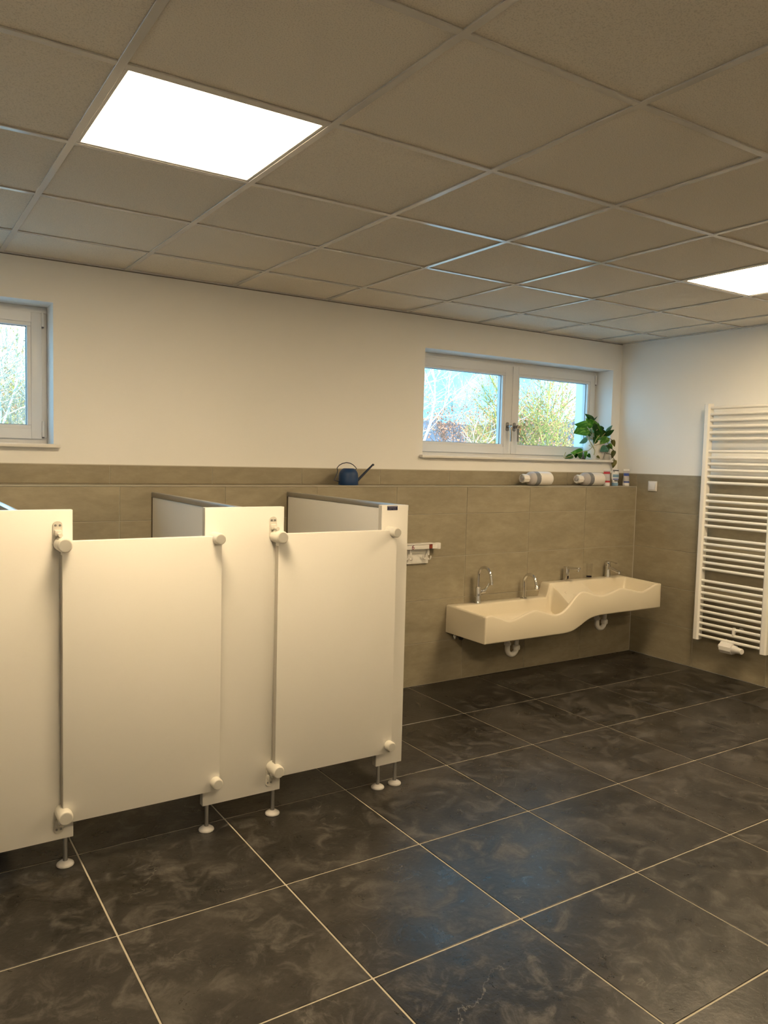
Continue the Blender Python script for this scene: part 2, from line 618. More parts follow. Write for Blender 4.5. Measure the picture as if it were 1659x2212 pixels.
# suspended ceiling
ce = struct(part('ceiling', MB().box(XL, XR, YF, YB, H + 0.09, H + 0.25), M_VOID), 'white suspended ceiling of square tiles in a metal grid')
CT, CX, CY = 0.625, -4.6909, -0.2449
cxs = spans(CX, CT, XL, XR)
cys = spans(CY, CT, YF, YB)
lights = []
for i in (0, 5):
    for j in (-3, -7):  # second row is unseen, assumed behind the viewer to light the cubicle doors
        lights.append((round(CX + i * CT, 3), round(CY + j * CT, 3)))
BW = 0.024
for (x0, x1) in cxs:
    for (y0, y1) in cys:
        if (round(x0, 3), round(y0, 3)) in lights:
            continue
        me = tile_mesh('ceiling_tile', x1 - x0 - 0.005, y1 - y0 - 0.005, 0.015, M_CEIL, 0.002)
        place('ceiling_tile', me, ce, ((x0 + x1) / 2, (y0 + y1) / 2, H + 0.0125))
xs = [x0 for x0, x1 in cxs[1:]]
ys = [y0 for y0, y1 in cys[1:]]
for y in ys:
    part('grid_bar', MB().box(XL, XR, y - BW / 2, y + BW / 2, H - 0.0005, H + 0.0045, 0.0008, 1), M_GRID, ce)
for x in xs:
    part('grid_bar', MB().box(x - BW / 2, x + BW / 2, YF, YB, H - 0.0010, H + 0.0042, 0.0008, 1), M_GRID, ce)
part('edge_angle', MB().box(XL, XR, YB - 0.02, YB, H - 0.003, H + 0.004), M_GRID, ce)
part('edge_angle', MB().box(XR - 0.02, XR + 0.003, YF, YB - 0.02, H - 0.003, H + 0.004), M_GRID, ce)
part('shadow_gap', MB().box(XL, XR, YB - 0.003, YB, H - 0.006, H - 0.003), M_VOID, ce)

# ------------------------------------------------------------------ ceiling lights
names = {0: 'over the toilet cubicles', 1: 'above the viewer', 2: 'near the towel radiator', 3: 'at the rear right'}
for k, (lx, ly) in enumerate(lights):
    lab = {0: 'square white LED panel glowing in the ceiling in front of the cubicles',
           1: 'assumed unseen LED ceiling panel above and behind the viewer',
           2: 'square LED ceiling panel at the right edge towards the radiator wall',
           3: 'assumed unseen LED ceiling panel behind the viewer by the right wall'}[k]
    t = thing('ceiling_light', lab, 'ceiling light', (lx + CT / 2, ly + CT / 2, H), 'LED ceiling panels')
    a = BW / 2 + 0.001
    f = MB()
    x0, x1, y0, y1 = lx + a, lx + CT - a, ly + a, ly + CT - a
    fwid = 0.012
    f.box(x0, x1, y0, y0 + fwid, H + 0.001, H + 0.012, 0.001, 1)
    f.box(x0, x1, y1 - fwid, y1, H + 0.001, H + 0.012, 0.001, 1)
    f.box(x0, x0 + fwid, y0 + fwid, y1 - fwid, H + 0.001, H + 0.012, 0.001, 1)
    f.box(x1 - fwid, x1, y0 + fwid, y1 - fwid, H + 0.001, H + 0.012, 0.001, 1)
    f.box(x0, x1, y0, y1, H + 0.010, H + 0.03)
    part('frame', f, M_GRID, t)
    d = MB().box(x0 + fwid, x1 - fwid, y0 + fwid, y1 - fwid, H + 0.004, H + 0.010)
    part('diffuser', d, M_LED, t, 0)

# ------------------------------------------------------------------ windows
def window(name, x0, x1, label, handles=True):
    t = bpy.data.objects.new(name, None)
    col.objects.link(t)
    yf = 0.385
    t.location = ((x0 + x1) / 2, yf, WZ0)
    struct(t, label)
    z0, z1 = WZ0, WZ1
    xm = (x0 + x1) / 2
    fr = 0.035                 # visible outer frame
    yb = yf + 0.085
    f = MB()
    f.box(x0, x1, yf + 0.012, yb, z0, z0 + fr, 0.003, 1)
    f.box(x0, x1, yf + 0.012, yb, z1 - fr, z1, 0.003, 1)
    f.box(x0, x0 + fr, yf + 0.012, yb, z0 + fr, z1 - fr, 0.003, 1)
    f.box(x1 - fr, x1, yf + 0.012, yb, z0 + fr, z1 - fr, 0.003, 1)
    part('frame', f, M_FRAME, t)
    sw = 0.075                 # sash profile width
    zz0, zz1 = z0 + 0.028, z1 - 0.034
    for s, (a, b) in enumerate(((x0 + 0.028, xm - 0.012), (xm + 0.012, x1 - 0.028))):
        sm = MB()
        yi, yo = yf - 0.004, yf + 0.07
        # stiles and rails with a stepped glazing bead
        sm.box(a + sw - 0.0205, b - sw + 0.0205, yi, yo, zz0, zz0 + sw - 0.02, 0.001, 1)
        sm.box(a + sw - 0.0205, b - sw + 0.0205, yi, yo, zz1 - sw + 0.02, zz1, 0.001, 1)
        sm.box(a, a + sw - 0.02, yi, yo, zz0, zz1, 0.004, 2)
        sm.box(b - sw + 0.02, b, yi, yo, zz0, zz1, 0.004, 2)
        so = part('sash', sm, M_FRAME, t)
        bd = MB()
        e0, e1 = sw - 0.022, sw
        bd.box(a + e0, b - e0, yi + 0.006, yo - 0.004, zz0 + e0, zz0 + e1, 0.003, 1)
        bd.box(a + e0, b - e0, yi + 0.006, yo - 0.004, zz1 - e1, zz1 - e0, 0.003, 1)
        bd.box(a + e0, a + e1, yi + 0.006, yo - 0.004, zz0 + e1, zz1 - e1, 0.003, 1)
        bd.box(b - e1, b - e0, yi + 0.006, yo - 0.004, zz0 + e1, zz1 - e1, 0.003, 1)
        part('glazing_bead', bd, M_FRAME, so)
        gs = MB()
        g = 0.003
        gs.box(a + e1, b - e1, yi + 0.030, yi + 0.034, zz0 + e1, zz0 + e1 + g)
        gs.box(a + e1, b - e1, yi + 0.030, yi + 0.034, zz1 - e1 - g, zz1 - e1)
        gs.box(a + e1, a + e1 + g, yi + 0.030, yi + 0.034, zz0 + e1, zz1 - e1)
        gs.box(b - e1 - g, b - e1, yi + 0.030, yi + 0.034, zz0 + e1, zz1 - e1)
        part('gasket', gs, M_GASKET, so)
        part('pane', MB().box(a + e1 - 0.004, b - e1 + 0.004, yi + 0.034, yi + 0.038, zz0 + e1 - 0.004, zz1 - e1 + 0.004), M_GLASS, so, 0)
        # hinges at the outer stile
        hx = a - 0.004 if s == 0 else b + 0.004
        for hz, hl in ((zz1 - 0.075, 0.075), (zz0 + 0.012, 0.085)):
            h = MB()
            h.tube([(hx, yi - 0.004, hz), (hx, yi - 0.004, hz + hl)], 0.0075, 12)
            h.tube([(hx, yi - 0.004, hz + hl * 0.08), (hx, yi - 0.004, hz + hl * 0.10)], 0.0085, 12)
            h.tube([(hx, yi - 0.004, hz + hl * 0.86), (hx, yi - 0.004, hz + hl * 0.9)], 0.0085, 12)
            part('hinge', h, M_FRAME, so)
            part('hinge_pin', MB().tube([(hx, yi - 0.004, hz - 0.007), (hx, yi - 0.004, hz)], 0.006, 10), M_GASKET, so)
        # handle
        hx = b - 0.024 if s == 0 else a + 0.024
        hz = zz0 + 0.212
        ro = MB()
        ring = [(hx + 0.0135 * math.cos(q) , yi - 0.009, hz + (0.021 if math.sin(q) > 0 else -0.021) * 1.0 + 0.0135 * math.sin(q)) for q in [2 * PI * k / 20 + 0.01 for k in range(20)]]
        ro.prism(ring, (0, 0.0095, 0))
        ho = part('handle', ro, M_HANDLE, so)
        lv = MB()
        lv.tube([(hx, yi - 0.008, hz), (hx, yi - 0.036, hz)], 0.0095, 12)
        sgn = 1
        pth = [(hx, yi - 0.040, hz + 0.012), (hx, yi - 0.044, hz), (hx, yi - 0.047, hz - 0.02), (hx, yi - 0.050, hz - 0.055), (hx, yi - 0.050, hz - 0.115)]
        lv.tube(pth, [0.011, 0.0115, 0.0095, 0.0075, 0.0065], 10)
        me = lv.mesh('lever', M_HANDLE, 35)
        me.transform(Matrix.Translation(-wloc(so)))
        link('lever', me, so)
        if handles:
            kk = MB()
            if s == 1:
                kk.tube([(hx, yi - 0.044, hz + 0.001), (hx, yi - 0.062, hz + 0.001)], 0.0075, 10)
                kk.box(hx - 0.003, hx + 0.003, yi - 0.079, yi - 0.062, hz - 0.009, hz + 0.011, 0.002, 1)
                kk.box(hx - 0.006, hx + 0.006, yi - 0.075, yi - 0.073, hz - 0.052, hz - 0.012, 0.0008, 1)
                kk.tube([(hx, yi - 0.074, hz - 0.026), (hx, yi - 0.074, hz - 0.010)], [0.009, 0.009], 10)
                part('key', kk, M_BRASS, so)
            else:
                kk.tube([(hx, yi - 0.044, hz + 0.001), (hx, yi - 0.060, hz + 0.001)], 0.006, 10)
                part('lock_button', kk, M_CHROME, so)
    mul = MB().box(xm - 0.013, xm + 0.013, yf + 0.002, yf + 0.07, zz0, zz1, 0.003, 1)
    part('mullion', mul, M_FRAME, t)
    sill = MB().box(x0 + 0.001, x1 - 0.001, 0.20, yf + 0.012, z0 - 0.002, z0 + 0.0015)
    sill.box(x0 - 0.028, x1 + 0.028, 0.172, 0.2135, z0 - 0.018, z0 + 0.0015, 0.003, 2)
    part('window_sill', sill, M_SILL, t)
    part('outer_sill', MB().box(x0 + 0.002, x1 - 0.002, yb - 0.005, YO + 0.04, z0 - 0.01, z0 + 0.004), M_ALU, t)
    return t

window('window_1', W1[0], W1[1], 'white two-sash window above the wash basin with a plant on its sill')
window('window_2', W2[0], W2[1], 'white two-sash window above the cubicles, cut by the left edge', False)

# ------------------------------------------------------------------ toilet cubicle partition
YP0, YP1 = -1.28, -1.25       # front panels
PZ0, PZ1 = 0.110, 1.330
YD0, YD1 = -1.326, -1.294     # doors
DZ0, DZ1 = 0.186, 1.220
cub = thing('toilet_cubicle_row', 'cream white laminate toilet cubicles with low doors on round feet', 'toilet cubicle', (-4.2, -0.64, 0))

foot_cache = {}

def foot(x, y, parent):
    fm = MB().lathe([(0.030, 0.0), (0.0315, 0.003), (0.030, 0.008), (0.022, 0.014), (0.0125, 0.018), (0.0, 0.0185)], (x, y, 0.0), n=24)
    part('foot_disc', fm, M_FOOT, parent)
    pm = MB().tube([(x, y, 0.015), (x, y, PZ0 + 0.004)], 0.0085, 16)
    part('foot_post', pm, M_ALU, parent)

def front_panel(x0, x1, feet):
    o = part('front_panel', MB().box(x0, x1, YP0, YP1, PZ0, PZ1, 0.0015, 2), M_PANEL, cub)
    part('edge_strip', MB().box(x0 - 0.0012, x0 + 0.002, YP0 + 0.004, YP1 - 0.001, PZ0 + 0.001, PZ1 - 0.001), M_EDGE, o)
    for fx in feet:
        foot(fx, (YP0 + YP1) / 2, o)
    part('screw_hole', MB().tube([(x0 - 0.002, (YP0 + YP1) / 2, PZ0 + 0.05), (x0 + 0.002, (YP0 + YP1) / 2, PZ0 + 0.05)], 0.0035, 10), M_BLACK, o)
    return o

fp = [(-5.875, -5.531), (-5.011, -4.646), (-4.147, -3.803), (-3.312, -3.169)]
panels = []
for (a, b) in fp:
    panels.append(front_panel(a, b, (a + 0.022, b - 0.026)))
pl = panels[-1]
nm = part('name_plate', MB().box(-3.285, -3.229, YP0 - 0.0012, YP0, 1.307, 1.327, 0.0004, 1), M_NAVY, pl, label='small navy maker plate with pale print')
pr = MB()
pr.box(-3.2825, -3.2315, YP0 - 0.0016, YP0 - 0.001, 1.3225, 1.3243)
pr.box(-3.276, -3.238, YP0 - 0.0016, YP0 - 0.001, 1.3165, 1.3174)
pr.box(-3.281, -3.262, YP0 - 0.0016, YP0 - 0.001, 1.3108, 1.3114)
pr.box(-3.256, -3.234, YP0 - 0.0016, YP0 - 0.001, 1.3108, 1.3114)
me = pr.mesh('plate_print', M_PALE, 0)
me.transform(Matrix.Translation(-wloc(pl)))
link('plate_print', me, pl)

for (xa, xb) in ((-5.718, -5.690), (-4.845, -4.815), (-3.985, -3.957), (-3.171, -3.145)):
    dv = part('dividing_panel', MB().box(xa + 0.003, xb - 0.003, YP1, -0.012, PZ0, 1.300, 0.001, 1), M_PANEL, cub)
    part('top_rail', MB().box(xa, xb, YP1, -0.001, 1.301, 1.327, 0.002, 2), M_ALU, dv)
    part('wall_channel', MB().box(xa + 0.0, xb, -0.014, -0.0005, PZ0, 1.300, 0.001, 1), mat('dark_channel', (0.10, 0.08, 0.05), rough=0.5), dv)

def knob(x, z, r, parent):
    """round hinge or stop body that grips the door edge"""
    k = MB().lathe([(r, 0.0), (r, 0.066), (r * 0.97, 0.072), (r * 0.86, 0.0765), (r * 0.80, 0.077), (0.0, 0.077)], (x, YP0 - 0.001, z), (0, -1, 0), 28)
    o = part('hinge_knob', k, M_KNOB, parent)
    c = MB().lathe([(r * 0.78, 0.0), (r * 0.76, 0.0012), (0.0, 0.0014)], (x, YP0 - 0.0775, z), (0, -1, 0), 28)
    part('knob_cap', c, M_KNOBCAP, parent)

def hinge_plate(x, z, s, parent):
    """plate screwed to the front panel above (s=1) or below (s=-1) the hinge knob"""
    w = 0.016
    top = z + s * 0.082
    pts = []
    for k in range(9):
        q = PI * k / 8
        pts.append((x + w * math.cos(q), YP0 - 0.0005, top - s * w * 0.8 + s * w * 0.8 * math.sin(q)))
    pts += [(x - w, YP0 - 0.0005, z), (x + w, YP0 - 0.0005, z)]
    part('hinge_plate', MB().prism(pts, (0, -0.005, 0)), M_KNOB, parent)
    for dx in (-0.0075, 0.0075):
        c = MB().lathe([(0.0042, 0), (0.0042, 0.0012), (0.0, 0.0014)], (x + dx, YP0 - 0.0055, top - s * 0.0155), (0, -1, 0), 12)
        part('hinge_screw', c, M_SCREW, parent)
    b = MB().box(x - 0.012, x + 0.012, YP0 - 0.022, YP0 - 0.005, z + s * 0.040 - 0.011, z + s * 0.040 + 0.011, 0.003, 2)
    b.tube([(x + 0.003, YP0 - 0.018, z + s * 0.034), (x + 0.003, YP0 - 0.046, z + s * 0.034)], 0.0075, 14)
    b.box(x - 0.005, x + 0.011, YP0 - 0.044, YP0 - 0.02, z + s * 0.022 - 0.004, z + s * 0.022 + 0.004, 0.001, 1)
    part('hinge_bolt', b, M_KNOB, parent)

def door(x0, x1):
    d = part('door', MB().box(x0, x1, YD0, YD1, DZ0, DZ1, 0.0015, 2), M_PANEL, cub)
    part('edge_strip', MB().box(x0 - 0.001, x0 + 0.002, YD0 + 0.003, YD1 - 0.001, DZ0 + 0.05, DZ1 - 0.05), M_EDGE, d)
    for z, s in ((DZ1 - 0.012, 1), (DZ0 + 0.032, -1)):
        knob(x0 + 0.004, z, 0.0265, d)
        hinge_plate(x0 - 0.008, z, s, d)
    for z in (DZ1 - 0.009, DZ0 + 0.036):
        knob(x1 - 0.017, z, 0.023, d)

door(-4.690, -4.094)
door(-3.847, -3.259)
door(-5.556, -4.960)

# ------------------------------------------------------------------ double-height wash basin
SX0, SX1, SY = -1.936, -0.172, -0.42
wave = [(-1.936, 0.530), (-1.883, 0.535), (-1.825, 0.516), (-1.735, 0.487), (-1.676, 0.491), (-1.587, 0.517), (-1.496, 0.536), (-1.417, 0.52), (-1.319, 0.492), (-1.239, 0.498), (-1.175, 0.536), (-1.112, 0.595), (-1.063, 0.628), (-1.013, 0.632), (-0.925, 0.607), (-0.836, 0.589), (-0.748, 0.602), (-0.641, 0.628), (-0.547, 0.615), (-0.393, 0.586), (-0.318, 0.605), (-0.241, 0.631), (-0.172, 0.634)]
bott = [(-1.936, 0.345), (-1.30, 0.345), (-1.197, 0.346), (-1.131, 0.354), (-1.065, 0.378), (-0.999, 0.411), (-0.931, 0.434), (-0.862, 0.443), (-0.70, 0.445), (-0.172, 0.445)]

def hermite(tab, x):
    n = len(tab)
    if x <= tab[0][0]:
        return tab[0][1]
    if x >= tab[-1][0]:
        return tab[-1][1]
    for k in range(n - 1):
        if tab[k][0] <= x <= tab[k + 1][0]:
            break
    def sl(i):
        if i == 0 or i == n - 1:
            return 0.0
        return (tab[i + 1][1] - tab[i - 1][1]) / (tab[i + 1][0] - tab[i - 1][0])
    h = tab[k + 1][0] - tab[k][0]
    t = (x - tab[k][0]) / h
    return ((2 * t ** 3 - 3 * t ** 2 + 1) * tab[k][1] + (t ** 3 - 2 * t ** 2 + t) * h * sl(k) + (-2 * t ** 3 + 3 * t ** 2) * tab[k + 1][1] + (t ** 3 - t ** 2) * h * sl(k + 1))

def sstep(a, b, x):
    t = max(0.0, min(1.0, (x - a) / (b - a)))
    return t * t * (3 - 2 * t)

def deck_z(x):
    return 0.541 + 0.102 * sstep(-1.075, -1.035, x)

def floor_z(x):
    lo = 0.415
    if x < -1.0:
        return lo + 0.085 * sstep(-1.030, -1.012, x)
    return 0.500 + 0.030 * sstep(-1.0, -0.3, x)

basin = thing('wash_basin', 'long cream double-height wash basin with wavy front edge on the wall', 'wash basin', (-1.05, -0.2, 0.345))
LIP = 0.024

def section(x, openf):
    """closed outline (y, z) of the basin at x; openf 0 = solid end wall, 1 = full bowl"""
    zw, zb, zd = hermite(wave, x), hermite(bott, x), deck_z(x)
    zf = floor_z(x)
    y0 = SY
    pts = []
    pts.append((-0.0025, zb))
    pts.append((y0 + 0.010, zb))
    pts.append((y0 + 0.003, zb + 0.003))
    pts.append((y0, zb + 0.010))
    r = LIP / 2
    pts.append((y0, zw - r))
    for k in range(1, 6):
        q = PI - PI * k / 6
        pts.append((y0 + r + r * math.cos(q), zw - r + r * math.sin(q)))
    def bowl(y, zbowl):
        t = (y - (y0 + LIP)) / ((-0.092) - (y0 + LIP))
        t = max(0, min(1, t))
        zl = (zw - 0.002) + ((zd - 0.002) - (zw - 0.002)) * t
        return zl + (zbowl - zl) * openf
    fy0, fy1 = y0 + LIP, -0.092
    inner = [(fy0, zw - r), (fy0 + 0.004, zf + 0.045), (fy0 + 0.012, zf + 0.018), (fy0 + 0.030, zf + 0.004), (fy0 + 0.06, zf)]
    n = 7
    inner += [(fy0 + 0.06 + (fy1 - 0.06 - fy0 - 0.06) * k / n, zf) for k in range(1, n)]
    inner += [(fy1 - 0.06, zf), (fy1 - 0.030, zf + 0.004), (fy1 - 0.012, zf + 0.018), (fy1 - 0.004, zf + 0.045), (fy1, zd - 0.010)]
    s_ = sstep(-1.026, -1.014, x) * (1 - sstep(-0.72, -0.56, x))
    if s_ > 0:
        m_ = len(inner)
        for q in range(5, m_):
            u = (q - 4) / (m_ - 5)
            yy = fy0 + 0.06 + (fy1 - fy0 - 0.06) * u
            zz = zf if yy < -0.285 else zf + (zd - 0.012 - zf) * (yy + 0.285) / (fy1 + 0.285)
            inner[q] = (inner[q][0] + (yy - inner[q][0]) * s_, inner[q][1] + (zz - inner[q][1]) * s_)
    for y, zz in inner:
        pts.append((y, bowl(y, min(zz, zw if y < -0.25 else zd))))
    pts.append((fy1 + 0.003, zd - 0.003))
    pts.append((fy1 + 0.010, zd))
    pts.append((-0.0065, zd))
    pts.append((-0.0025, zd - 0.004))
    return pts

xs_list = []
ends = [0.0, 0.0015, 0.004, 0.010, 0.018, 0.022, 0.026, 0.032, 0.045, 0.06, 0.08]
xs_list += [SX0 + e for e in ends]
k = SX0 + 0.10
while k < SX1 - 0.09:
    xs_list.append(k)
    k += 0.006 if -1.10 < k < -0.99 else 0.014
xs_list += [SX1 - e for e in reversed(ends)]
rings = []
for x in xs_list:
    e = min(x - SX0, SX1 - x)
    op = sstep(0.018, 0.060, e)
    sec = section(x, op)
    # rounded outer ends
    ins = 0.012
    sh = ins - math.sqrt(max(0.0, ins ** 2 - (ins - min(e, ins)) ** 2))
    yy0 = min(p[0] for p in sec)
    out = []
    zc = (hermite(bott, x) + hermite(wave, x)) / 2
    for (y, zz) in sec:
        if sh > 0:
            y2 = max(y, yy0 + sh)
            zt = (hermite(wave, x) + (deck_z(x) - hermite(wave, x)) * max(0, min(1, (y - SY) / (-SY))))
            z2 = min(zz, zt - sh)
            z2 = max(z2, hermite(bott, x) + sh * 0.5)
            y, zz = y2, z2
        out.append((x, y, zz))
    rings.append(out)
part('basin_body', MB().loft(rings), M_CERAMIC, basin, 50)
# raised marks on the sloping rear of the upper bowl
def slope_pt(mx, v):
    """point on the slope: v runs 0 (front foot) .. 1 (deck edge)"""
    zf, zd = floor_z(mx), deck_z(mx)
    return Vector((mx, -0.285 + v * 0.193, zf + v * (zd - 0.012 - zf)))

sl_u = (slope_pt(-0.9, 1) - slope_pt(-0.9, 0)).normalized()
for (mx, v, a0, a1) in ((-0.945, 0.60, 0.9, 5.4), (-0.885, 0.45, 0.0, 2 * PI), (-0.825, 0.40, 0.9, 5.4)):
    rm = MB().tube(arc(slope_pt(mx, v), 0.011, a0, a1, 16, (1, 0, 0), sl_u), 0.0022, 8)
    part('raised_mark', rm, M_CERAMIC, basin)

def drain(x, y, zbot, label):
    z = zbot
    t = thing('drain_trap', label, 'drain pipe', (x, y, 0.10), 'drain traps under the basin')
    part('tail_pipe', MB().tube([(x, y, z - 0.0015), (x, y, z - 0.10)], 0.016, 18), M_WPLASTIC, t)
    zb = z - 0.10
    part('slip_nut', MB().lathe([(0.024, 0), (0.026, 0.004), (0.026, 0.026), (0.022, 0.032), (0.017, 0.033)], (x, y, zb - 0.028), n=16), M_WPLASTIC, t)
    u = [(x, y, zb)] + arc((x - 0.042, y, zb - 0.018), 0.042, 0, -PI, 12, (1, 0, 0), (0, 0, 1)) + [(x - 0.084, y, zb + 0.015)]
    part('trap_bend', MB().tube(u, 0.0185, 18), M_WPLASTIC, t)
    xb = x - 0.084
    part('slip_nut', MB().lathe([(0.020, 0), (0.024, 0.003), (0.024, 0.018), (0.020, 0.022)], (xb, y, zb + 0.010), n=16), M_WPLASTIC, t)
    p = [(xb, y, zb + 0.02), (xb, y, zb + 0.038)] + arc((xb, y + 0.028, zb + 0.038), 0.028, PI, PI / 2, 6, (0, 1, 0), (0, 0, 1)) + [(xb, -0.001, zb + 0.066)]
    part('wall_pipe', MB().tube(p, 0.016, 18), M_WPLASTIC, t)
    part('wall_rosette', MB().lathe([(0.03, 0), (0.03, 0.003), (0.018, 0.008)], (xb, -0.0005, zb + 0.066), (0, -1, 0), 20), M_WPLASTIC, t)

drain(-1.462, -0.21, 0.346, 'white plastic drain trap under the lower half of the basin')
drain(-0.560, -0.21, 0.445, 'white plastic drain trap under the higher half of the basin')

# angle valves on the wall below the basin's left end
for vx, lab in ((-1.845, 'small dark angle valve under the basin, nearest its left end'), (-1.755, 'small dark angle valve under the basin, further from its left end')):
    t = thing('angle_valve', lab, 'valve', (vx, -0.03, 0.29), 'angle valves below the basin')
    part('valve_rosette', MB().lathe([(0.022, 0), (0.022, 0.003), (0.012, 0.008)], (vx, -0.0005, 0.31), (0, -1, 0), 18), M_CHROME, t)
    b = MB().tube([(vx, 0.0, 0.31), (vx, -0.05, 0.31)], 0.009, 12)
    b.tube([(vx, -0.045, 0.31), (vx, -0.045, 0.346)], 0.006, 10)
    part('valve_body', b, M_CHROME, t)
    part('valve_wheel', MB().lathe([(0.012, 0), (0.018, 0.004), (0.018, 0.018), (0.012, 0.021)], (vx, -0.05, 0.31), (0, -1, 0), 8), M_BLACK, t)

# ------------------------------------------------------------------ taps
ZL, ZR = 0.5418, 0.6438

def swan(t, x, y, zb, rise, r, reach, drop, rad):
    path = [(x, y, zb), (x, y, zb + rise * 0.5), (x, y, zb + rise)]
    path += arc((x, y - r, zb + rise), r, PI, PI * 0.02, 16, (0, -1, 0), (0, 0, 1))[1:]
    lx = path[-1]
    path.append(Vector(lx) + Vector((0, -0.008, -drop)))
    return path, path[-1]

# tall mixer with side lever
x, y = -1.697, -0.052
t = thing('tap', 'tall chrome swan-neck tap with side lever, at the basin\'s low left end', 'tap', (x, y, ZL), 'taps on the basin')
part('tap_body', MB().lathe([(0.0245, 0), (0.0245, 0.004), (0.021, 0.010), (0.020, 0.06), (0.020, 0.108), (0.0175, 0.114), (0.0115, 0.116)], (x, y, ZL), n=24), M_CHROME, t)
pth, e = swan(t, x, y, ZL + 0.11, 0.085, 0.066, 0.13, 0.035, 0.0105)
part('spout', MB().tube(pth, 0.0105, 16), M_CHROME, t)
part('aerator', MB().tube([e, Vector(e) + Vector((0, -0.002, -0.016))], 0.0118, 16), M_CHROME, t)
part('lever_hub', MB().lathe([(0.016, 0), (0.016, 0.022), (0.0155, 0.023), (0.016, 0.024), (0.014, 0.045), (0.008, 0.05)], (x + 0.015, y, ZL + 0.078), (1, 0, 0.05), 18), M_CHROME, t)
part('lever', MB().tube([(x + 0.050, y, ZL + 0.082), (x + 0.066, y - 0.004, ZL + 0.095), (x + 0.080, y - 0.010, ZL + 0.118), (x + 0.086, y - 0.014, ZL + 0.138)], [0.011, 0.009, 0.0075, 0.006], 12), M_CHROME, t)

# short swan neck
x, y = -1.262, -0.052
t = thing('tap', 'short chrome swan-neck tap without lever, left of the basin step', 'tap', (x, y, ZL), 'taps on the basin')
part('base_plate', MB().lathe([(0.028, 0), (0.028, 0.003), (0.020, 0.007)], (x, y, ZL), n=24, sx=1.0, sy=0.8), M_CHROME, t)
pth, e = swan(t, x, y, ZL + 0.004, 0.118, 0.062, 0.12, 0.022, 0.0115)
part('spout', MB().tube(pth, 0.0115, 16), M_CHROME, t)
part('aerator', MB().lathe([(0.0135, 0), (0.017, 0.006), (0.017, 0.022), (0.012, 0.028)], Vector(e) + Vector((0, 0.002, 0.004)), (0, -0.2, -1), 18), M_CHROME, t)

# sensor tap
x, y = -0.827, -0.050
t = thing('tap', 'angular chrome sensor tap with straight spout, right of the basin step', 'tap', (x, y, ZR), 'taps on the basin')
part('tap_body', MB().box(x - 0.017, x + 0.017, y - 0.019, y + 0.019, ZR, ZR + 0.112, 0.007, 3), M_CHROME, t)
part('spout', MB().box(x - 0.014, x + 0.014, y - 0.135, y + 0.012, ZR + 0.094, ZR + 0.113, 0.006, 3, Matrix.Rotation(-0.06, 3, 'X')), M_CHROME, t)
part('aerator', MB().tube([(x, y - 0.118, ZR + 0.100), (x, y - 0.122, ZR + 0.084)], 0.010, 14), M_CHROME, t)
part('sensor_window', MB().box(x - 0.007, x + 0.007, y - 0.0205, y - 0.018, ZR + 0.018, ZR + 0.040, 0.001, 1), M_BLACK, t)

# single lever mixer
x, y = -0.362, -0.050
t = thing('tap', 'chrome mixer tap with flat top lever, at the basin\'s high right end', 'tap', (x, y, ZR), 'taps on the basin')
part('tap_body', MB().lathe([(0.025, 0), (0.0245, 0.01), (0.021, 0.04), (0.0215, 0.085), (0.022, 0.095), (0.012, 0.099)], (x, y, ZR), n=24), M_CHROME, t)
sp = []
for k in range(8):
    q = k / 7
    cy, cz, hw, hh = y - 0.012 - 0.105 * q, ZR + 0.078 - 0.026 * q, 0.0165 - 0.003 * q, 0.0145 - 0.003 * q
    sp.append([(x + hw * math.copysign(abs(math.cos(a)) ** 0.7, math.cos(a)), cy, cz + hh * math.copysign(abs(math.sin(a)) ** 0.7, math.sin(a))) for a in [2 * PI * i / 16 for i in range(16)]])
part('spout', MB().loft(sp), M_CHROME, t)
part('aerator', MB().tube([(x, y - 0.110, ZR + 0.055), (x, y - 0.114, ZR + 0.038)], 0.0115, 14), M_CHROME, t)
part('lever_hub', MB().lathe([(0.0195, 0), (0.021, 0.006), (0.020, 0.022), (0.012, 0.030)], (x, y + 0.002, ZR + 0.098), n=20), M_CHROME, t)
lv = []
for k in range(7):
    q = k / 6
    cy, cz, hw, hh = y + 0.014 - 0.095 * q, ZR + 0.125 + 0.004 * math.sin(q * PI) - 0.006 * q, 0.017 - 0.002 * q, 0.006 - 0.003 * q
    lv.append([(x + hw * math.cos(a), cy, cz + hh * math.sin(a)) for a in [2 * PI * i / 14 for i in range(14)]])
part('lever', MB().loft(lv), M_CHROME, t)

# tumbler
x, y = -0.577, -0.052
t = thing('tumbler', 'clear tumbler with dark base standing between the two right taps', 'tumbler', (x, y, ZR))
part('cup', MB().lathe([(0.0, 0.012), (0.020, 0.012), (0.0235, 0.118), (0.0250, 0.118), (0.0215, 0.0), (0.0, 0.0)], (x, y, ZR + 0.0005), n=28), M_TUMBLER, t)
part('dark_base', MB().lathe([(0.0, 0.0), (0.0200, 0.0), (0.0203, 0.010), (0.0, 0.0105)], (x, y, ZR + 0.013), n=28), mat('dark_liquid', (0.012, 0.008, 0.022), rough=0.15), t)

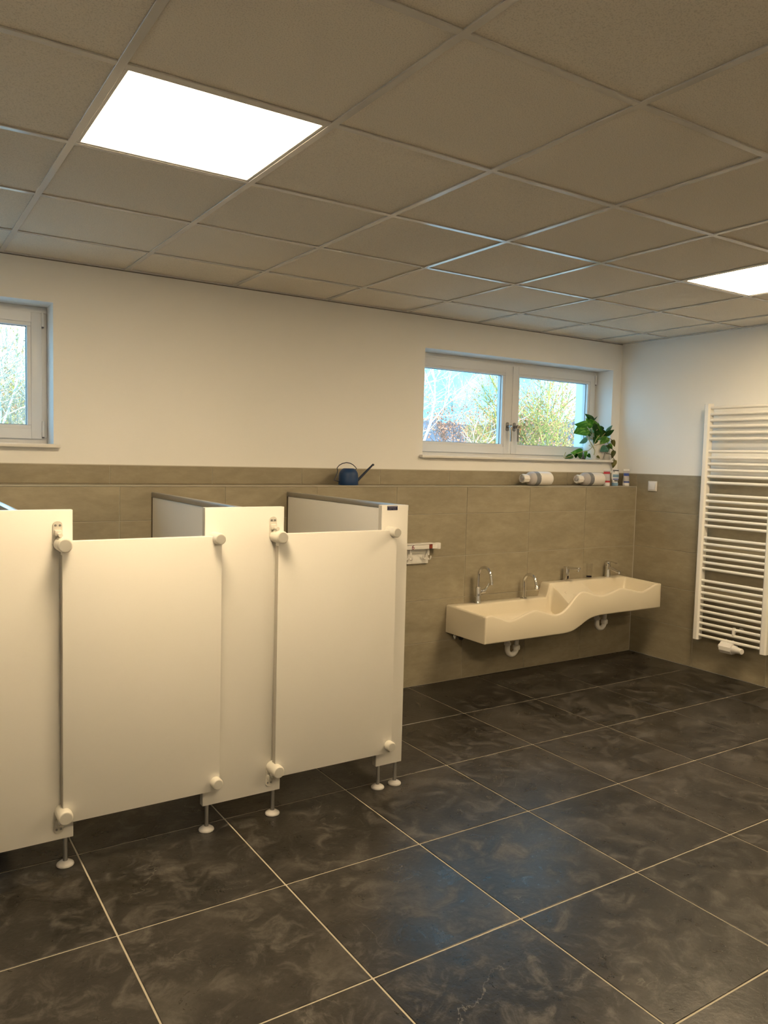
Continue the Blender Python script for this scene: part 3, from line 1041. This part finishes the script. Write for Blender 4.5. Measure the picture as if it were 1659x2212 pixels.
# ------------------------------------------------------------------ coat rack beside the cubicles
t = thing('towel_hook_rack', 'white wall rack with double hooks and picture tags beside the cubicle', 'hook rack', (-2.35, -0.02, 0.84))
part('back_board', MB().box(-2.62, -2.113, -0.014, -0.0005, 0.842, 0.950, 0.002, 2), M_PANEL, t)
part('rail', MB().box(-2.66, -2.072, -0.062, -0.0005, 0.945, 0.978, 0.003, 2), M_WPLASTIC, t)
part('shelf_lip', MB().box(-2.62, -2.090, -0.068, -0.010, 0.977, 0.984, 0.002, 2), M_WPLASTIC, t)
part('end_cap', MB().lathe([(0.020, 0), (0.0215, 0.003), (0.0215, 0.036), (0.019, 0.040), (0.0, 0.040)], (-2.060, -0.045, 0.942), n=22), M_WPLASTIC, t)
part('end_cap', MB().lathe([(0.020, 0), (0.0215, 0.003), (0.0215, 0.036), (0.019, 0.040), (0.0, 0.040)], (-2.662, -0.045, 0.942), n=22), M_WPLASTIC, t)
for n, hx in enumerate((-2.128, -2.275, -2.422, -2.569)):
    h = MB()
    h.tube([(hx + 0.003, -0.028, 0.945), (hx + 0.003, -0.028, 0.900)], 0.0085, 10)
    h.tube([(hx + 0.003, -0.030, 0.915), (hx + 0.003, -0.034, 0.890)] + arc((hx + 0.003, -0.052, 0.888), 0.018, PI, 2 * PI, 10, (0, -1, 0), (0, 0, 1))[::1][1:] if False else
           [(hx, -0.026, 0.945), (hx, -0.026, 0.890)] + [(hx, -0.044 + 0.018 * math.cos(a), 0.890 - 0.018 * math.sin(a)) for a in [PI * k / 8 for k in range(9)]] + [(hx, -0.062, 0.898)], 0.0045, 10)
    h.tube([(hx - 0.004, -0.026, 0.915), (hx - 0.012, -0.026, 0.890)] + [(hx - 0.012 - 0.014 + 0.014 * math.cos(a), -0.028, 0.890 - 0.014 * math.sin(a)) for a in [PI * k / 8 for k in range(9)]] + [(hx - 0.040, -0.028, 0.898)], 0.0042, 10)
    ho = part('double_hook', h, M_WPLASTIC, t)
    if n % 2 == 0:
        part('picture_tag', MB().box(hx - 0.014, hx + 0.012, -0.0645, -0.0615, 0.947, 0.977, 0.001, 1), M_DRED, ho)
        pm = MB().tube(arc((hx - 0.002, -0.0648, 0.960), 0.006, 0, 2 * PI, 14, (1, 0, 0), (0, 0, 1)), 0.0014, 6, cap=False)
        part('tag_print', pm, M_ORANGE, ho)
    else:
        part('picture_tag', MB().box(hx - 0.014, hx + 0.012, -0.0645, -0.0615, 0.947, 0.977, 0.001, 1), M_TUBE_W, ho)
        pm = MB().tube([(hx + 0.006, -0.0650, 0.972), (hx - 0.005, -0.0650, 0.970), (hx - 0.008, -0.0650, 0.961)], 0.0026, 6)
        pm.tube(arc((hx - 0.001, -0.0650, 0.956), 0.0068, 2.4, 2.4 + 2 * PI, 14, (1, 0, 0), (0, 0, 1)), 0.0026, 6, cap=False)
        part('tag_print', pm, M_DRED, ho)

# ------------------------------------------------------------------ towel radiator
t = thing('towel_radiator', 'tall white ladder towel radiator on the right wall', 'radiator', (-0.05, -0.95, 0.2))
RX = -0.088
for (y0, y1) in ((-0.712, -0.664), (-1.246, -1.196)):
    # half-oval collector profile
    prof = []
    yc, hw = (y0 + y1) / 2, (y1 - y0) / 2
    for (px, py) in ((-0.060, -1), (-0.102, -1), (-0.112, -0.55), (-0.112, 0.55), (-0.102, 1), (-0.060, 1)):
        prof.append((px, yc + py * hw, 0.25))
    part('collector_post', MB().prism(prof, (0, 0, 1.752)), M_RAD, t, 20)
zs_tubes = []
z = 1.972
for grp in (6, 6, 6, 6, 10):
    for i in range(grp):
        zs_tubes.append(z)
        z -= 0.0457
    z -= 0.0450
me = None
for z in zs_tubes:
    if me is None:
        me = MB().tube([(0, -0.245, 0), (0, 0.245, 0)], 0.0112, 12, cap=False).mesh('tube', M_RAD)
    place('tube', me, t, (RX - 0.002, -0.955, z))
for (by, bz) in ((-0.688, 1.791), (-1.221, 1.791), (-0.99, 0.362)):
    b = MB().tube([(-0.004, by, bz), (RX + 0.006, by, bz)], 0.009, 12)
    b.box(RX - 0.016, RX + 0.008, by - 0.009, by + 0.009, bz - 0.030, bz + 0.030, 0.004, 2)
    b.lathe([(0.020, 0), (0.020, 0.004), (0.012, 0.008)], (-0.0005, by, bz), (-1, 0, 0), 16)
    part('wall_bracket', b, M_RAD, t)
# valve block with thermostatic head under the lowest tube
vb = MB()
pro = [(-0.135, 0.0, 0.250), (-0.115, 0.0, 0.278), (-0.075, 0.0, 0.278), (-0.060, 0.0, 0.262), (-0.060, 0.0, 0.212), (-0.075, 0.0, 0.200), (-0.118, 0.0, 0.200), (-0.135, 0.0, 0.222)]
vb.prism([(a, -0.905, c) for a, b, c in pro], (0, -0.092, 0))
vo = part('valve_block', vb, M_WPLASTIC, t, 20)
for vy in (-0.932, -0.985):
    part('valve_nipple', MB().tube([(-0.088, vy, 0.276), (-0.088, vy, 0.296)], [0.012, 0.007], 12), M_WPLASTIC, vo)
part('valve_cap', MB().lathe([(0.020, 0), (0.021, 0.010), (0.016, 0.020), (0.0, 0.022)], (-0.098, -0.905, 0.240), (0, 1, 0), 18), M_WPLASTIC, vo)
part('thermostat_head', MB().lathe([(0.024, 0), (0.027, 0.008), (0.027, 0.030), (0.024, 0.040), (0.021, 0.062), (0.021, 0.082), (0.018, 0.088), (0.0, 0.089)], (-0.103, -0.996, 0.240), (-0.25, -1, 0.0), 22), M_WPLASTIC, vo)
part('feed_pipe', MB().tube([(-0.062, -0.95, 0.235), (-0.001, -0.95, 0.235)], 0.022, 14), M_WPLASTIC, vo)

# ------------------------------------------------------------------ light switch
t = thing('light_switch', 'square white rocker light switch on the right wall tiles', 'light switch', (-0.004, -0.160, 1.333))
part('switch_frame', MB().box(-0.009, -0.0005, -0.202, -0.118, 1.333, 1.414, 0.003, 2), M_WPLASTIC, t)
part('rocker', MB().box(-0.0165, -0.008, -0.190, -0.134, 1.344, 1.400, 0.002, 2, Matrix.Rotation(0.05, 3, 'Y')), M_TUBE_W, t)

# ------------------------------------------------------------------ things on the ledge
ZI = ZS + 0.0007
# watering can
x, y = -2.686, 0.100
t = thing('watering_can', 'petrol blue domed watering can with wire handle on the ledge', 'watering can', (x, y, ZI))
prof = [(0.0, 0.0), (0.0625, 0.0), (0.0640, 0.004), (0.0630, 0.03), (0.0625, 0.060), (0.060, 0.076), (0.053, 0.090), (0.043, 0.101), (0.034, 0.1055), (0.032, 0.1065), (0.029, 0.1055), (0.029, 0.097), (0.0, 0.097)]
part('can_body', MB().lathe(prof, (x, y, ZI), n=36), M_BLUECAN, t)
hd = [(x - 0.062, y, ZI + 0.018), (x - 0.085, y, ZI + 0.024), (x - 0.106, y, ZI + 0.030), (x - 0.094, y, ZI + 0.052), (x - 0.084, y, ZI + 0.075), (x - 0.082, y, ZI + 0.092), (x - 0.086, y, ZI + 0.107), (x - 0.070, y, ZI + 0.125), (x - 0.045, y, ZI + 0.138), (x - 0.018, y, ZI + 0.143), (x + 0.010, y, ZI + 0.140), (x + 0.034, y, ZI + 0.129), (x + 0.051, y, ZI + 0.115), (x + 0.059, y, ZI + 0.106), (x + 0.052, y, ZI + 0.099), (x + 0.044, y, ZI + 0.094)]
part('handle', MB().tube(hd, 0.0028, 8), M_BLUEROD, t)
part('spout', MB().tube([(x + 0.056, y, ZI + 0.018), (x + 0.120, y, ZI + 0.076), (x + 0.184, y, ZI + 0.133), (x + 0.190, y, ZI + 0.131)], [0.0085, 0.0078, 0.0068, 0.0066], 14), M_BLUEROD, t)

# two soap refill bottles lying on their sides
def soap_bottle(xc, label):
    R = 0.0525
    y, zc = 0.064, ZI + R
    t = thing('soap_bottle', label, 'soap bottle', (xc, y, ZI), 'soap refill bottles on the ledge')
    x0 = xc
    body = [(0.0, 0.0), (0.036, 0.0), (0.045, 0.004), (0.051, 0.014), (R, 0.028), (R, 0.165), (0.0522, 0.166)]
    # local axis: from the bottom (right) towards the cap (left)
    end = xc + 0.148
    S = lambda p: [(r, h * 0.83) for r, h in p]
    ax = (-1, 0, 0)
    part('bottle_body', MB().lathe(S(body), (end, y, zc), ax, 32), M_BOT_W, t)
    part('grey_band', MB().lathe(S([(0.0526, 0.165), (0.0526, 0.215), (0.0515, 0.2155)]), (end, y, zc), ax, 32), M_BOT_D, t)
    part('shoulder', MB().lathe(S([(0.0518, 0.2150), (0.0515, 0.240), (0.0475, 0.258), (0.041, 0.268), (0.030, 0.276), (0.026, 0.280)]), (end, y, zc), ax, 32), M_BOT_G, t)
    co = part('cap', MB().lathe(S([(0.028, 0.272), (0.031, 0.280), (0.033, 0.310), (0.035, 0.338), (0.033, 0.345), (0.026, 0.347), (0.022, 0.336), (0.0, 0.334)]), (end, y, zc), ax, 8), M_BOT_W, t, 20)
    part('nozzle', MB().lathe(S([(0.014, 0.333), (0.014, 0.350), (0.011, 0.352), (0.0, 0.350)]), (end, y, zc), ax, 16), M_BOT_G, t)
    part('emblem', MB().tube(arc((end - 0.140, y - R * 0.93, zc + R * 0.38), 0.007, 0, 2 * PI, 16, (1, 0, 0), (0, 0.38, 0.93)), 0.0010, 6, cap=False), M_TUBE_S, t)

soap_bottle(-1.075, 'white soap bottle with grey band lying below the window, further from the tubes')
soap_bottle(-0.500, 'white soap bottle with grey band lying next to the red-striped tube')

# three cream tubes standing on their caps
def cream_tube(x, label, wtop, body_m, cap_m, capr, caph, bands, bottle=False):
    y = 0.064
    h = 0.138
    t = thing('cream_tube', label, 'cream tube', (x, y, ZI), 'cream tubes on the ledge')
    part('cap', MB().lathe([(capr * 0.96, 0), (capr, 0.003), (capr, caph - 0.002), (capr * 0.95, caph)], (x, y, ZI), n=24), cap_m, t)
    n = 28
    def ring(q):
        zz = ZI + caph + (h - caph) * q
        if bottle:
            w = (0.026 + 0.015 * sstep(0, 0.38, q)) * (1 - 0.05 * sstep(0.5, 1, q))
            d = 0.017 * (1 - 0.35 * sstep(0.6, 1.0, q))
        else:
            w = 0.026 + (wtop - 0.026) * q
            d = 0.025 * (1 - sstep(0.0, 0.93, q)) + 0.0022
        return [(x + w * math.cos(a), y + d * math.sin(a), zz) for a in [2 * PI * i / n for i in range(n)]]
    body = part('tube_body', MB().loft([ring(q / 14) for q in range(15)]), body_m, t)
    for (q0, q1, a0, a1, m) in bands:
        # printed field: a thin skin over the front of the tube
        mb = MB()
        K, A = 4, 10
        grid = []
        for k in range(K + 1):
            q = q0 + (q1 - q0) * k / K
            zz = ZI + caph + (h - caph) * q
            if bottle:
                w = (0.026 + 0.015 * sstep(0, 0.38, q)) * (1 - 0.05 * sstep(0.5, 1, q))
                d = 0.017 * (1 - 0.35 * sstep(0.6, 1.0, q))
            else:
                w = 0.026 + (wtop - 0.026) * q
                d = 0.025 * (1 - sstep(0.0, 0.93, q)) + 0.0022
            row = []
            for i in range(A + 1):
                a = PI + (a0 + (a1 - a0) * i / A) * PI
                row.append(mb.bm.verts.new((x + (w + 0.0006) * math.cos(a), y + (d + 0.0006) * math.sin(a), zz)))
            grid.append(row)
        for k in range(K):
            for i in range(A):
                mb.bm.faces.new((grid[k][i], grid[k][i + 1], grid[k + 1][i + 1], grid[k + 1][i]))
        me = mb.mesh('print', m, 35)
        me.transform(Matrix.Translation(-wloc(t)))
        link('print', me, t)

cream_tube(-0.292, 'cream tube with red stripes beside the lying soap bottle', 0.0425, M_TUBE_S, M_TUBE_W, 0.026, 0.028,
           [(0.0, 0.13, 0.0, 1.0, M_RED), (0.62, 0.78, 0.0, 1.0, M_RED), (0.50, 0.52, 0.1, 0.8, M_PALE), (0.44, 0.455, 0.1, 0.8, M_PALE), (0.86, 1.0, -0.05, 1.05, M_TUBE_W)])
cream_tube(-0.193, 'white lotion bottle with light blue cap between the two cream tubes', 0.041, M_TUBE_W, M_LBLUE, 0.026, 0.026,
           [(0.84, 0.92, 0.15, 0.78, M_BLACK), (0.76, 0.80, 0.15, 0.35, M_BLACK), (0.38, 0.60, 0.15, 0.85, M_LBLUE), (0.22, 0.30, 0.15, 0.80, M_BLUE), (0.10, 0.18, 0.25, 0.75, M_BLACK), (0.64, 0.66, 0.15, 0.8, M_TUBE_S)], True)
cream_tube(-0.058, 'cream tube with blue fields at the right end of the ledge', 0.039, M_TUBE_S, M_TUBE_W, 0.0265, 0.026,
           [(0.0, 0.11, 0.0, 1.0, M_BLUE), (0.50, 0.70, 0.05, 0.78, M_BLUE), (0.18, 0.25, 0.62, 0.78, M_NAVY), (0.87, 1.0, -0.05, 1.05, M_TUBE_W)])

# ------------------------------------------------------------------ pothos on the window sill
PX, PY = -0.205, 0.290
PZ = WZ0 + 0.002
plant = thing('potted_pothos', 'trailing green pothos in a pale round pot on the window sill', 'potted plant', (PX, PY, PZ))
part('pot', MB().lathe([(0.0, 0.0), (0.062, 0.0), (0.074, 0.012), (0.086, 0.055), (0.090, 0.100), (0.086, 0.140), (0.080, 0.158), (0.077, 0.160), (0.073, 0.156), (0.072, 0.140), (0.0, 0.140)], (PX, PY, PZ), n=36), M_POT, plant)
part('soil', MB().lathe([(0.0, 0.0), (0.0715, 0.0), (0.071, 0.006), (0.0, 0.010)], (PX, PY, PZ + 0.1405), n=24), M_SOIL, plant)

def leaf_mesh(L, W, curl):
    """heart-shaped pointed blade along +Y with a folded midrib"""
    outline = [(0.0, 0.0), (0.28, -0.06), (0.43, 0.05), (0.5, 0.22), (0.46, 0.42), (0.34, 0.62), (0.18, 0.82), (0.0, 1.0)]
    mb = MB()
    mid, rows_ = [], []
    for side in (-1, 1):
        row = []
        for (a, b) in outline:
            row.append((side * a * W, b * L))
        rows_.append(row)
    def zf(xx, yy):
        return -abs(xx) * 0.25 + abs(xx) * 0.5 * (yy / L) * 0.2 - curl * (yy / L) ** 2 * L
    cv = [mb.bm.verts.new((0, b * L if b > 0 else 0, zf(0, max(0, b * L)))) for (a, b) in outline]
    for row in rows_:
        ov = [None] + [mb.bm.verts.new((xx, yy, zf(xx, yy))) for xx, yy in row[1:-1]] + [None]
        mv = [None] + [mb.bm.verts.new((xx * 0.55, max(0.02 * L, yy * 0.97), zf(xx * 0.55, yy) + 0.02 * W)) for xx, yy in row[1:-1]] + [None]
        n = len(outline)
        for k in range(n - 1):
            def quad(A, B):
                f = []
                for v in (A[k], A[k + 1], B[k + 1], B[k]):
                    if v is not None and v not in f:
                        f.append(v)
                if len(f) >= 3:
                    try:
                        mb.bm.faces.new(f)
                    except ValueError:
                        pass
            quad(cv, [cv[0]] + mv[1:-1] + [cv[-1]])
            quad([cv[0]] + mv[1:-1] + [cv[-1]], [cv[0]] + ov[1:-1] + [cv[-1]])
    bmesh.ops.solidify(mb.bm, geom=list(mb.bm.faces), thickness=0.0006)
    return mb

leaf_cache = {}
FACE = Vector((-0.72, -0.69, 0.0))    # the blades turn roughly towards the room
def leaf(bp, tp, wid, kind, roll=0.0):
    """a leaf from its base point to its tip"""
    A, B = Vector(bp), Vector(tp)
    d = B - A
    L = d.length
    key = (round(L, 2), round(wid, 2), kind)
    if key not in leaf_cache:
        leaf_cache[key] = leaf_mesh(key[0], key[0] * key[1], 0.18).mesh('leaf', M_LEAVES[kind], 60)
    yv = d.normalized()
    zv = FACE - yv * FACE.dot(yv)
    zv.normalize()
    zv = Matrix.Rotation(roll, 3, yv) @ zv
    xv = yv.cross(zv)
    o = link('leaf', leaf_cache[key], plant)
    M = Matrix((xv, yv, zv)).transposed().to_4x4()
    M.translation = A - wloc(plant)
    o.matrix_local = M
    return A

LV = [  # base point, tip point, width ratio, kind of green, roll
    ((-0.3356, 0.25, 1.8323), (-0.5103, 0.21, 1.7988), 0.62, 0, 0.3),
    ((-0.3216, 0.26, 1.8591), (-0.4888, 0.22, 1.8451), 0.42, 0, -0.5),
    ((-0.2891, 0.25, 1.8408), (-0.3581, 0.24, 1.9073), 0.5, 0, 0.3),
    ((-0.2271, 0.26, 1.86), (-0.3096, 0.25, 1.905), 0.5, 0, -0.2),
    ((-0.2358, 0.28, 1.8979), (-0.331, 0.27, 1.9436), 0.45, 1, 0.2),
    ((-0.2382, 0.28, 1.8978), (-0.1576, 0.29, 1.9372), 0.22, 1, 0.9),
    ((-0.2071, 0.25, 1.8213), (-0.2972, 0.24, 1.8695), 0.62, 1, 0.2),
    ((-0.1925, 0.24, 1.7921), (-0.2473, 0.23, 1.8764), 0.42, 0, -0.5),
    ((-0.16, 0.24, 1.7735), (-0.2312, 0.22, 1.859), 0.5, 1, 0.4),
    ((-0.135, 0.23, 1.771), (-0.1812, 0.22, 1.8251), 0.62, 1, 0.1),
    ((-0.1393, 0.22, 1.8103), (-0.1247, 0.175, 1.8676), 0.48, 2, -0.3),
    ((-0.147, 0.22, 1.7804), (-0.1113, 0.165, 1.8188), 0.62, 1, 0.5),
    ((-0.1904, 0.24, 1.7593), (-0.2776, 0.22, 1.8049), 0.7, 1, -0.2),
    ((-0.1406, 0.21, 1.7657), (-0.2503, 0.18, 1.7144), 0.62, 0, 0.3),
    ((-0.2525, 0.22, 1.7079), (-0.3001, 0.21, 1.7616), 0.6, 1, 0.3),
    ((-0.3346, 0.25, 1.7412), (-0.4369, 0.22, 1.7054), 0.42, 2, -0.4),
    ((-0.1148, 0.175, 1.7401), (-0.0982, 0.165, 1.6814), 0.62, 3, 0.3),
    ((-0.1717, 0.18, 1.6809), (-0.2561, 0.165, 1.6525), 0.75, 2, 0.2),
    ((-0.1563, 0.19, 1.6944), (-0.1617, 0.18, 1.6385), 0.7, 1, -0.3),
    ((-0.1563, 0.18, 1.7026), (-0.1118, 0.17, 1.6596), 0.72, 0, 0.2),
    ((-0.0945, 0.172, 1.6534), (-0.1249, 0.166, 1.5909), 0.55, 3, 0.2),
    ((-0.089, 0.166, 1.5761), (-0.1071, 0.164, 1.5065), 0.66, 3, -0.1),
    ((-0.4003, 0.235, 1.6353), (-0.5299, 0.22, 1.6193), 0.5, 0, -0.3),
    ((-0.529, 0.22, 1.605), (-0.6199, 0.21, 1.5817), 0.5, 1, 0.3),
    ((-0.4889, 0.22, 1.6187), (-0.5073, 0.205, 1.5832), 0.8, 1, 0.2),
    ((-0.4429, 0.22, 1.615), (-0.4569, 0.205, 1.5811), 0.9, 1, 0.2),
    ((-0.5263, 0.215, 1.6227), (-0.5008, 0.21, 1.6025), 0.5, 0, -0.3),
    ((-0.3832, 0.215, 1.6456), (-0.4017, 0.205, 1.5822), 0.45, 0, 0.4),
    ((-0.3558, 0.215, 1.6171), (-0.3274, 0.205, 1.5861), 0.8, 1, -0.2),
    ((-0.258, 0.205, 1.6065), (-0.2289, 0.2, 1.5843), 0.5, 3, 0.1),
    ((-0.3204, 0.25, 1.8134), (-0.377, 0.23, 1.772), 0.6, 0, 0.2),
    ((-0.1385, 0.26, 1.8275), (-0.1755, 0.25, 1.8522), 0.6, 1, 0),
    ((-0.2315, 0.27, 1.8041), (-0.291, 0.26, 1.8213), 0.6, 2, 0),
    ((-0.228, 0.27, 1.824), (-0.2287, 0.26, 1.8862), 0.5, 0, 0.5),
    ((-0.2147, 0.23, 1.7386), (-0.2521, 0.22, 1.7765), 0.7, 0, 0.2),
    ((-0.2788, 0.26, 1.776), (-0.3289, 0.25, 1.8), 0.7, 1, 0.2),
    ((-0.2145, 0.27, 1.8377), (-0.2503, 0.27, 1.8756), 0.8, 1, 0.2),
]
bases = [leaf(*l) for l in LV]

def vine(pts, r, m=M_VINE, name='vine'):
    P = [Vector(p) for p in pts]
    # smooth by Catmull-Rom
    out = []
    for i in range(len(P) - 1):
        p0, p1, p2, p3 = P[max(0, i - 1)], P[i], P[i + 1], P[min(len(P) - 1, i + 2)]
        for k in range(4):
            q = k / 4
            out.append(0.5 * ((2 * p1) + (p2 - p0) * q + (2 * p0 - 5 * p1 + 4 * p2 - p3) * q * q + (3 * p1 - p0 - 3 * p2 + p3) * q ** 3))
    out.append(P[-1])
    part(name, MB().tube(out, r, 7), m, plant)

vine([(-0.2214, 0.28, 1.7453), (-0.2788, 0.26, 1.776), (-0.3356, 0.25, 1.8323)], .0025)
vine([(-0.2214, 0.28, 1.7453), (-0.3539, 0.22, 1.7501), (-0.3313, 0.19, 1.6827), (-0.3114, 0.185, 1.6509), (-0.3183, 0.185, 1.6118)], .004)
vine([(-0.3313, 0.19, 1.6827), (-0.374, 0.2, 1.6459), (-0.4112, 0.225, 1.6367), (-0.529, 0.22, 1.605), (-0.6324, 0.21, 1.5821), (-0.6171, 0.21, 1.6268)], .0028)
vine([(-0.2277, 0.27, 1.745), (-0.2819, 0.25, 1.8019), (-0.2891, 0.25, 1.8408)], .0028)
vine([(-0.2277, 0.27, 1.745), (-0.2666, 0.25, 1.7829), (-0.2352, 0.25, 1.8136), (-0.1842, 0.25, 1.8386), (-0.1925, 0.24, 1.7921), (-0.286, 0.2, 1.7361), (-0.322, 0.19, 1.683)], .0025)
vine([(-0.1959, 0.26, 1.746), (-0.1785, 0.23, 1.7728), (-0.1393, 0.22, 1.8103)], .0025)
vine([(-0.1719, 0.26, 1.7469), (-0.1426, 0.21, 1.7607), (-0.1148, 0.175, 1.7401)], .0022, M_TWIG)
vine([(-0.1719, 0.26, 1.7469), (-0.1472, 0.21, 1.7573), (-0.1563, 0.18, 1.7026), (-0.0945, 0.172, 1.6534)], .0028, M_TWIG)
vine([(-0.1621, 0.185, 1.6943), (-0.1922, 0.172, 1.6345), (-0.1383, 0.168, 1.6228), (-0.089, 0.166, 1.5761)], .0025, M_TWIG)
vine([(-0.3177, 0.19, 1.6896), (-0.2666, 0.19, 1.7009), (-0.2092, 0.2, 1.7223), (-0.1523, 0.21, 1.7604)], .0018)
vine([(-0.2373, 0.27, 1.7447), (-0.2336, 0.28, 1.824), (-0.2358, 0.28, 1.8979)], .0025)
vine([(-0.3508, 0.19, 1.6951), (-0.3782, 0.19, 1.6878), (-0.3081, 0.185, 1.6737)], .0015)

# ------------------------------------------------------------------ outdoors
M_BARK_Y = mat('lichen_bark', (0.32, 0.30, 0.085), rough=0.9, var=0.25, var_scale=4)
M_BARK_P = mat('pale_bark', (0.50, 0.44, 0.34), rough=0.9, var=0.2, var_scale=4)
M_BARK_B = mat('twig_bark', (0.12, 0.08, 0.06), rough=0.9)
M_LEAF_O = mat('autumn_leaf_rust', (0.50, 0.22, 0.13), rough=0.8, var=0.4, var_scale=3)
M_LEAF_Y = mat('autumn_leaf_tan', (0.52, 0.32, 0.17), rough=0.8, var=0.4, var_scale=3)
M_LEAF_G = mat('conifer_green', (0.12, 0.19, 0.08), rough=0.8, var=0.4, var_scale=3)
M_HILL = mat('hazed_wooded_hill', (0.11, 0.125, 0.16), rough=0.95, spec=0.0, var=0.45, var_scale=0.25)  # blue of distant haze is mixed into the base colour
M_BOUNCE_GROUND = mat('pale_bounce_ground', (0.42, 0.41, 0.40), rough=0.95, spec=0.0, var=0.15, var_scale=0.5)  # unseen ground, kept pale grey so it bounces daylight onto the ceiling

struct(part('ground', MB().box(-150, 300, YO + 0.02, 260, -0.9, -0.6), M_BOUNCE_GROUND), 'unseen ground outside the building, made pale to bounce daylight indoors')

def tree(name, label, base, hgt, stems, spread, seed, bark, leafm, nleaf, lsize, levels=5, r0=0.07, group='trees outside the windows', lean=(0, 0)):
    rnd = random.Random(seed)
    t = thing(name, label, 'tree', base, group)
    vb, fb = [], []
    tips = []
    def seg(p, q, r_a, r_b, n):
        d = (q - p).normalized()
        a = Vector((0, 0, 1)) if abs(d.z) < 0.9 else Vector((1, 0, 0))
        u = d.cross(a).normalized()
        w = d.cross(u)
        s = len(vb)
        for (c, r) in ((p, r_a), (q, r_b)):
            for i in range(n):
                vb.append(c + (u * math.cos(2 * PI * i / n) + w * math.sin(2 * PI * i / n)) * r)
        for i in range(n):
            fb.append((s + i, s + (i + 1) % n, s + n + (i + 1) % n, s + n + i))
    def grow(p, d, L, r, lev):
        n = 6 if lev < 2 else 4
        k = 3
        q = p
        for i in range(k):
            d = (d + Vector((rnd.uniform(-1, 1), rnd.uniform(-1, 1), rnd.uniform(-0.5, 0.9))) * 0.13).normalized()
            q2 = q + d * (L / k)
            seg(q, q2, r * (1 - 0.35 * i / k), r * (1 - 0.35 * (i + 1) / k), n)
            q = q2
            if lev >= 2:
                tips.append(q)
            if lev < levels and (i > 0 or lev > 0):
                for c in range(1 if lev < 2 else 2):
                    ax = Vector((rnd.uniform(-1, 1), rnd.uniform(-1, 1), rnd.uniform(-0.3, 0.6))).normalized()
                    nd = (d * 0.75 + ax * (0.65 if lev < 2 else 0.8)).normalized()
                    grow(q, nd, L * rnd.uniform(0.5, 0.72), r * (0.52 if lev < 2 else 0.48), lev + 1)
        if lev < levels:
            grow(q, (d + Vector((rnd.uniform(-.3, .3), rnd.uniform(-.3, .3), 0.1))).normalized(), L * 0.7, r * 0.62, lev + 1)
    for s in range(stems):
        a = 2 * PI * s / max(1, stems) + rnd.uniform(-0.4, 0.4)
        d = Vector((math.cos(a) * spread + lean[0], math.sin(a) * spread + lean[1], 1.0)).normalized()
        grow(Vector((math.cos(a) * 0.10, math.sin(a) * 0.10, -0.02)), d, hgt * 0.36 * rnd.uniform(0.85, 1.15), r0, 0)
    me = bpy.data.meshes.new('branches')
    me.from_pydata([tuple(v) for v in vb], [], fb)
    me.materials.append(bark)
    o = link('branches', me, t)
    if nleaf and tips:
        vl, fl_ = [], []
        for k in range(nleaf):
            c = rnd.choice(tips) + Vector((rnd.gauss(0, 0.06), rnd.gauss(0, 0.06), rnd.gauss(0, 0.06)))
            u = Vector((rnd.uniform(-1, 1), rnd.uniform(-1, 1), rnd.uniform(-1, 1))).normalized()
            w = u.cross(Vector((rnd.uniform(-1, 1), rnd.uniform(-1, 1), rnd.uniform(-1, 1)))).normalized()
            s = lsize * rnd.uniform(0.6, 1.3)
            i = len(vl)
            vl += [c - u * s, c + w * s * 0.6, c + u * s, c - w * s * 0.6]
            fl_.append((i, i + 1, i + 2, i + 3))
        me = bpy.data.meshes.new('leaves')
        me.from_pydata([tuple(v) for v in vl], [], fl_)
        me.materials.append(leafm)
        lo = link('leaves', me, t)
        lo['kind'] = 'stuff'
    return t

GZ = -0.6
tree('autumn_tree', 'yellow-stemmed tree with sparse rusty leaves filling the right sash', (8.3, 10.0, GZ), 5.2, 5, 0.30, 3, M_BARK_Y, M_LEAF_O, 5200, 0.028, 4, 0.055)
tree('autumn_shrub', 'tan leaved shrub low behind the right pane', (13.2, 12.6, GZ), 4.3, 5, 0.40, 8, M_BARK_B, M_LEAF_Y, 4200, 0.036, 4, 0.03)
tree('autumn_shrub', 'rust leaved shrub low behind the left pane', (14.0, 19.6, GZ), 5.2, 5, 0.40, 12, M_BARK_B, M_LEAF_O, 4600, 0.040, 4, 0.03)
tree('bare_tree', 'bare pale tree reaching in at the left of the window', (2.8, 8.6, GZ), 5.6, 2, 0.22, 21, M_BARK_P, M_LEAF_Y, 60, 0.03, 4, 0.05, lean=(0.16, 0))
tree('young_conifer', 'small green bush low at the left of the window', (7.4, 14.4, GZ), 3.6, 4, 0.22, 31, M_BARK_B, M_LEAF_G, 1800, 0.035, 3, 0.03)
tree('autumn_tree', 'dense yellowish tree outside the left edge window', (-3.9, 7.2, GZ), 4.6, 6, 0.30, 41, M_BARK_P, M_LEAF_Y, 2200, 0.028, 4, 0.045)
tree('autumn_tree', 'yellow-green stemmed tree further behind the left edge window', (-3.2, 13.0, GZ), 5.6, 5, 0.30, 47, M_BARK_Y, M_LEAF_O, 2200, 0.035, 4, 0.05)

# wooded hill far away
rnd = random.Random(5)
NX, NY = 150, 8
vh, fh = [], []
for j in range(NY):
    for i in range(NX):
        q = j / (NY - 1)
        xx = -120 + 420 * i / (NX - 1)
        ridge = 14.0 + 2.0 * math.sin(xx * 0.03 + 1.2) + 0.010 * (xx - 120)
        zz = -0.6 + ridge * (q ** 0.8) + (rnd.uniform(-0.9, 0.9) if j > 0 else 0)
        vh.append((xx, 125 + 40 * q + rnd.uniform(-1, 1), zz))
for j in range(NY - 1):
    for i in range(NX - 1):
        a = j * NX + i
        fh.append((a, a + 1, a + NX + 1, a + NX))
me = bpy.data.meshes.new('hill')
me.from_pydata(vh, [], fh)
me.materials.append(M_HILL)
struct(link('hill', me), 'wooded hill with haze blue put into its colour, on the horizon beyond the trees')
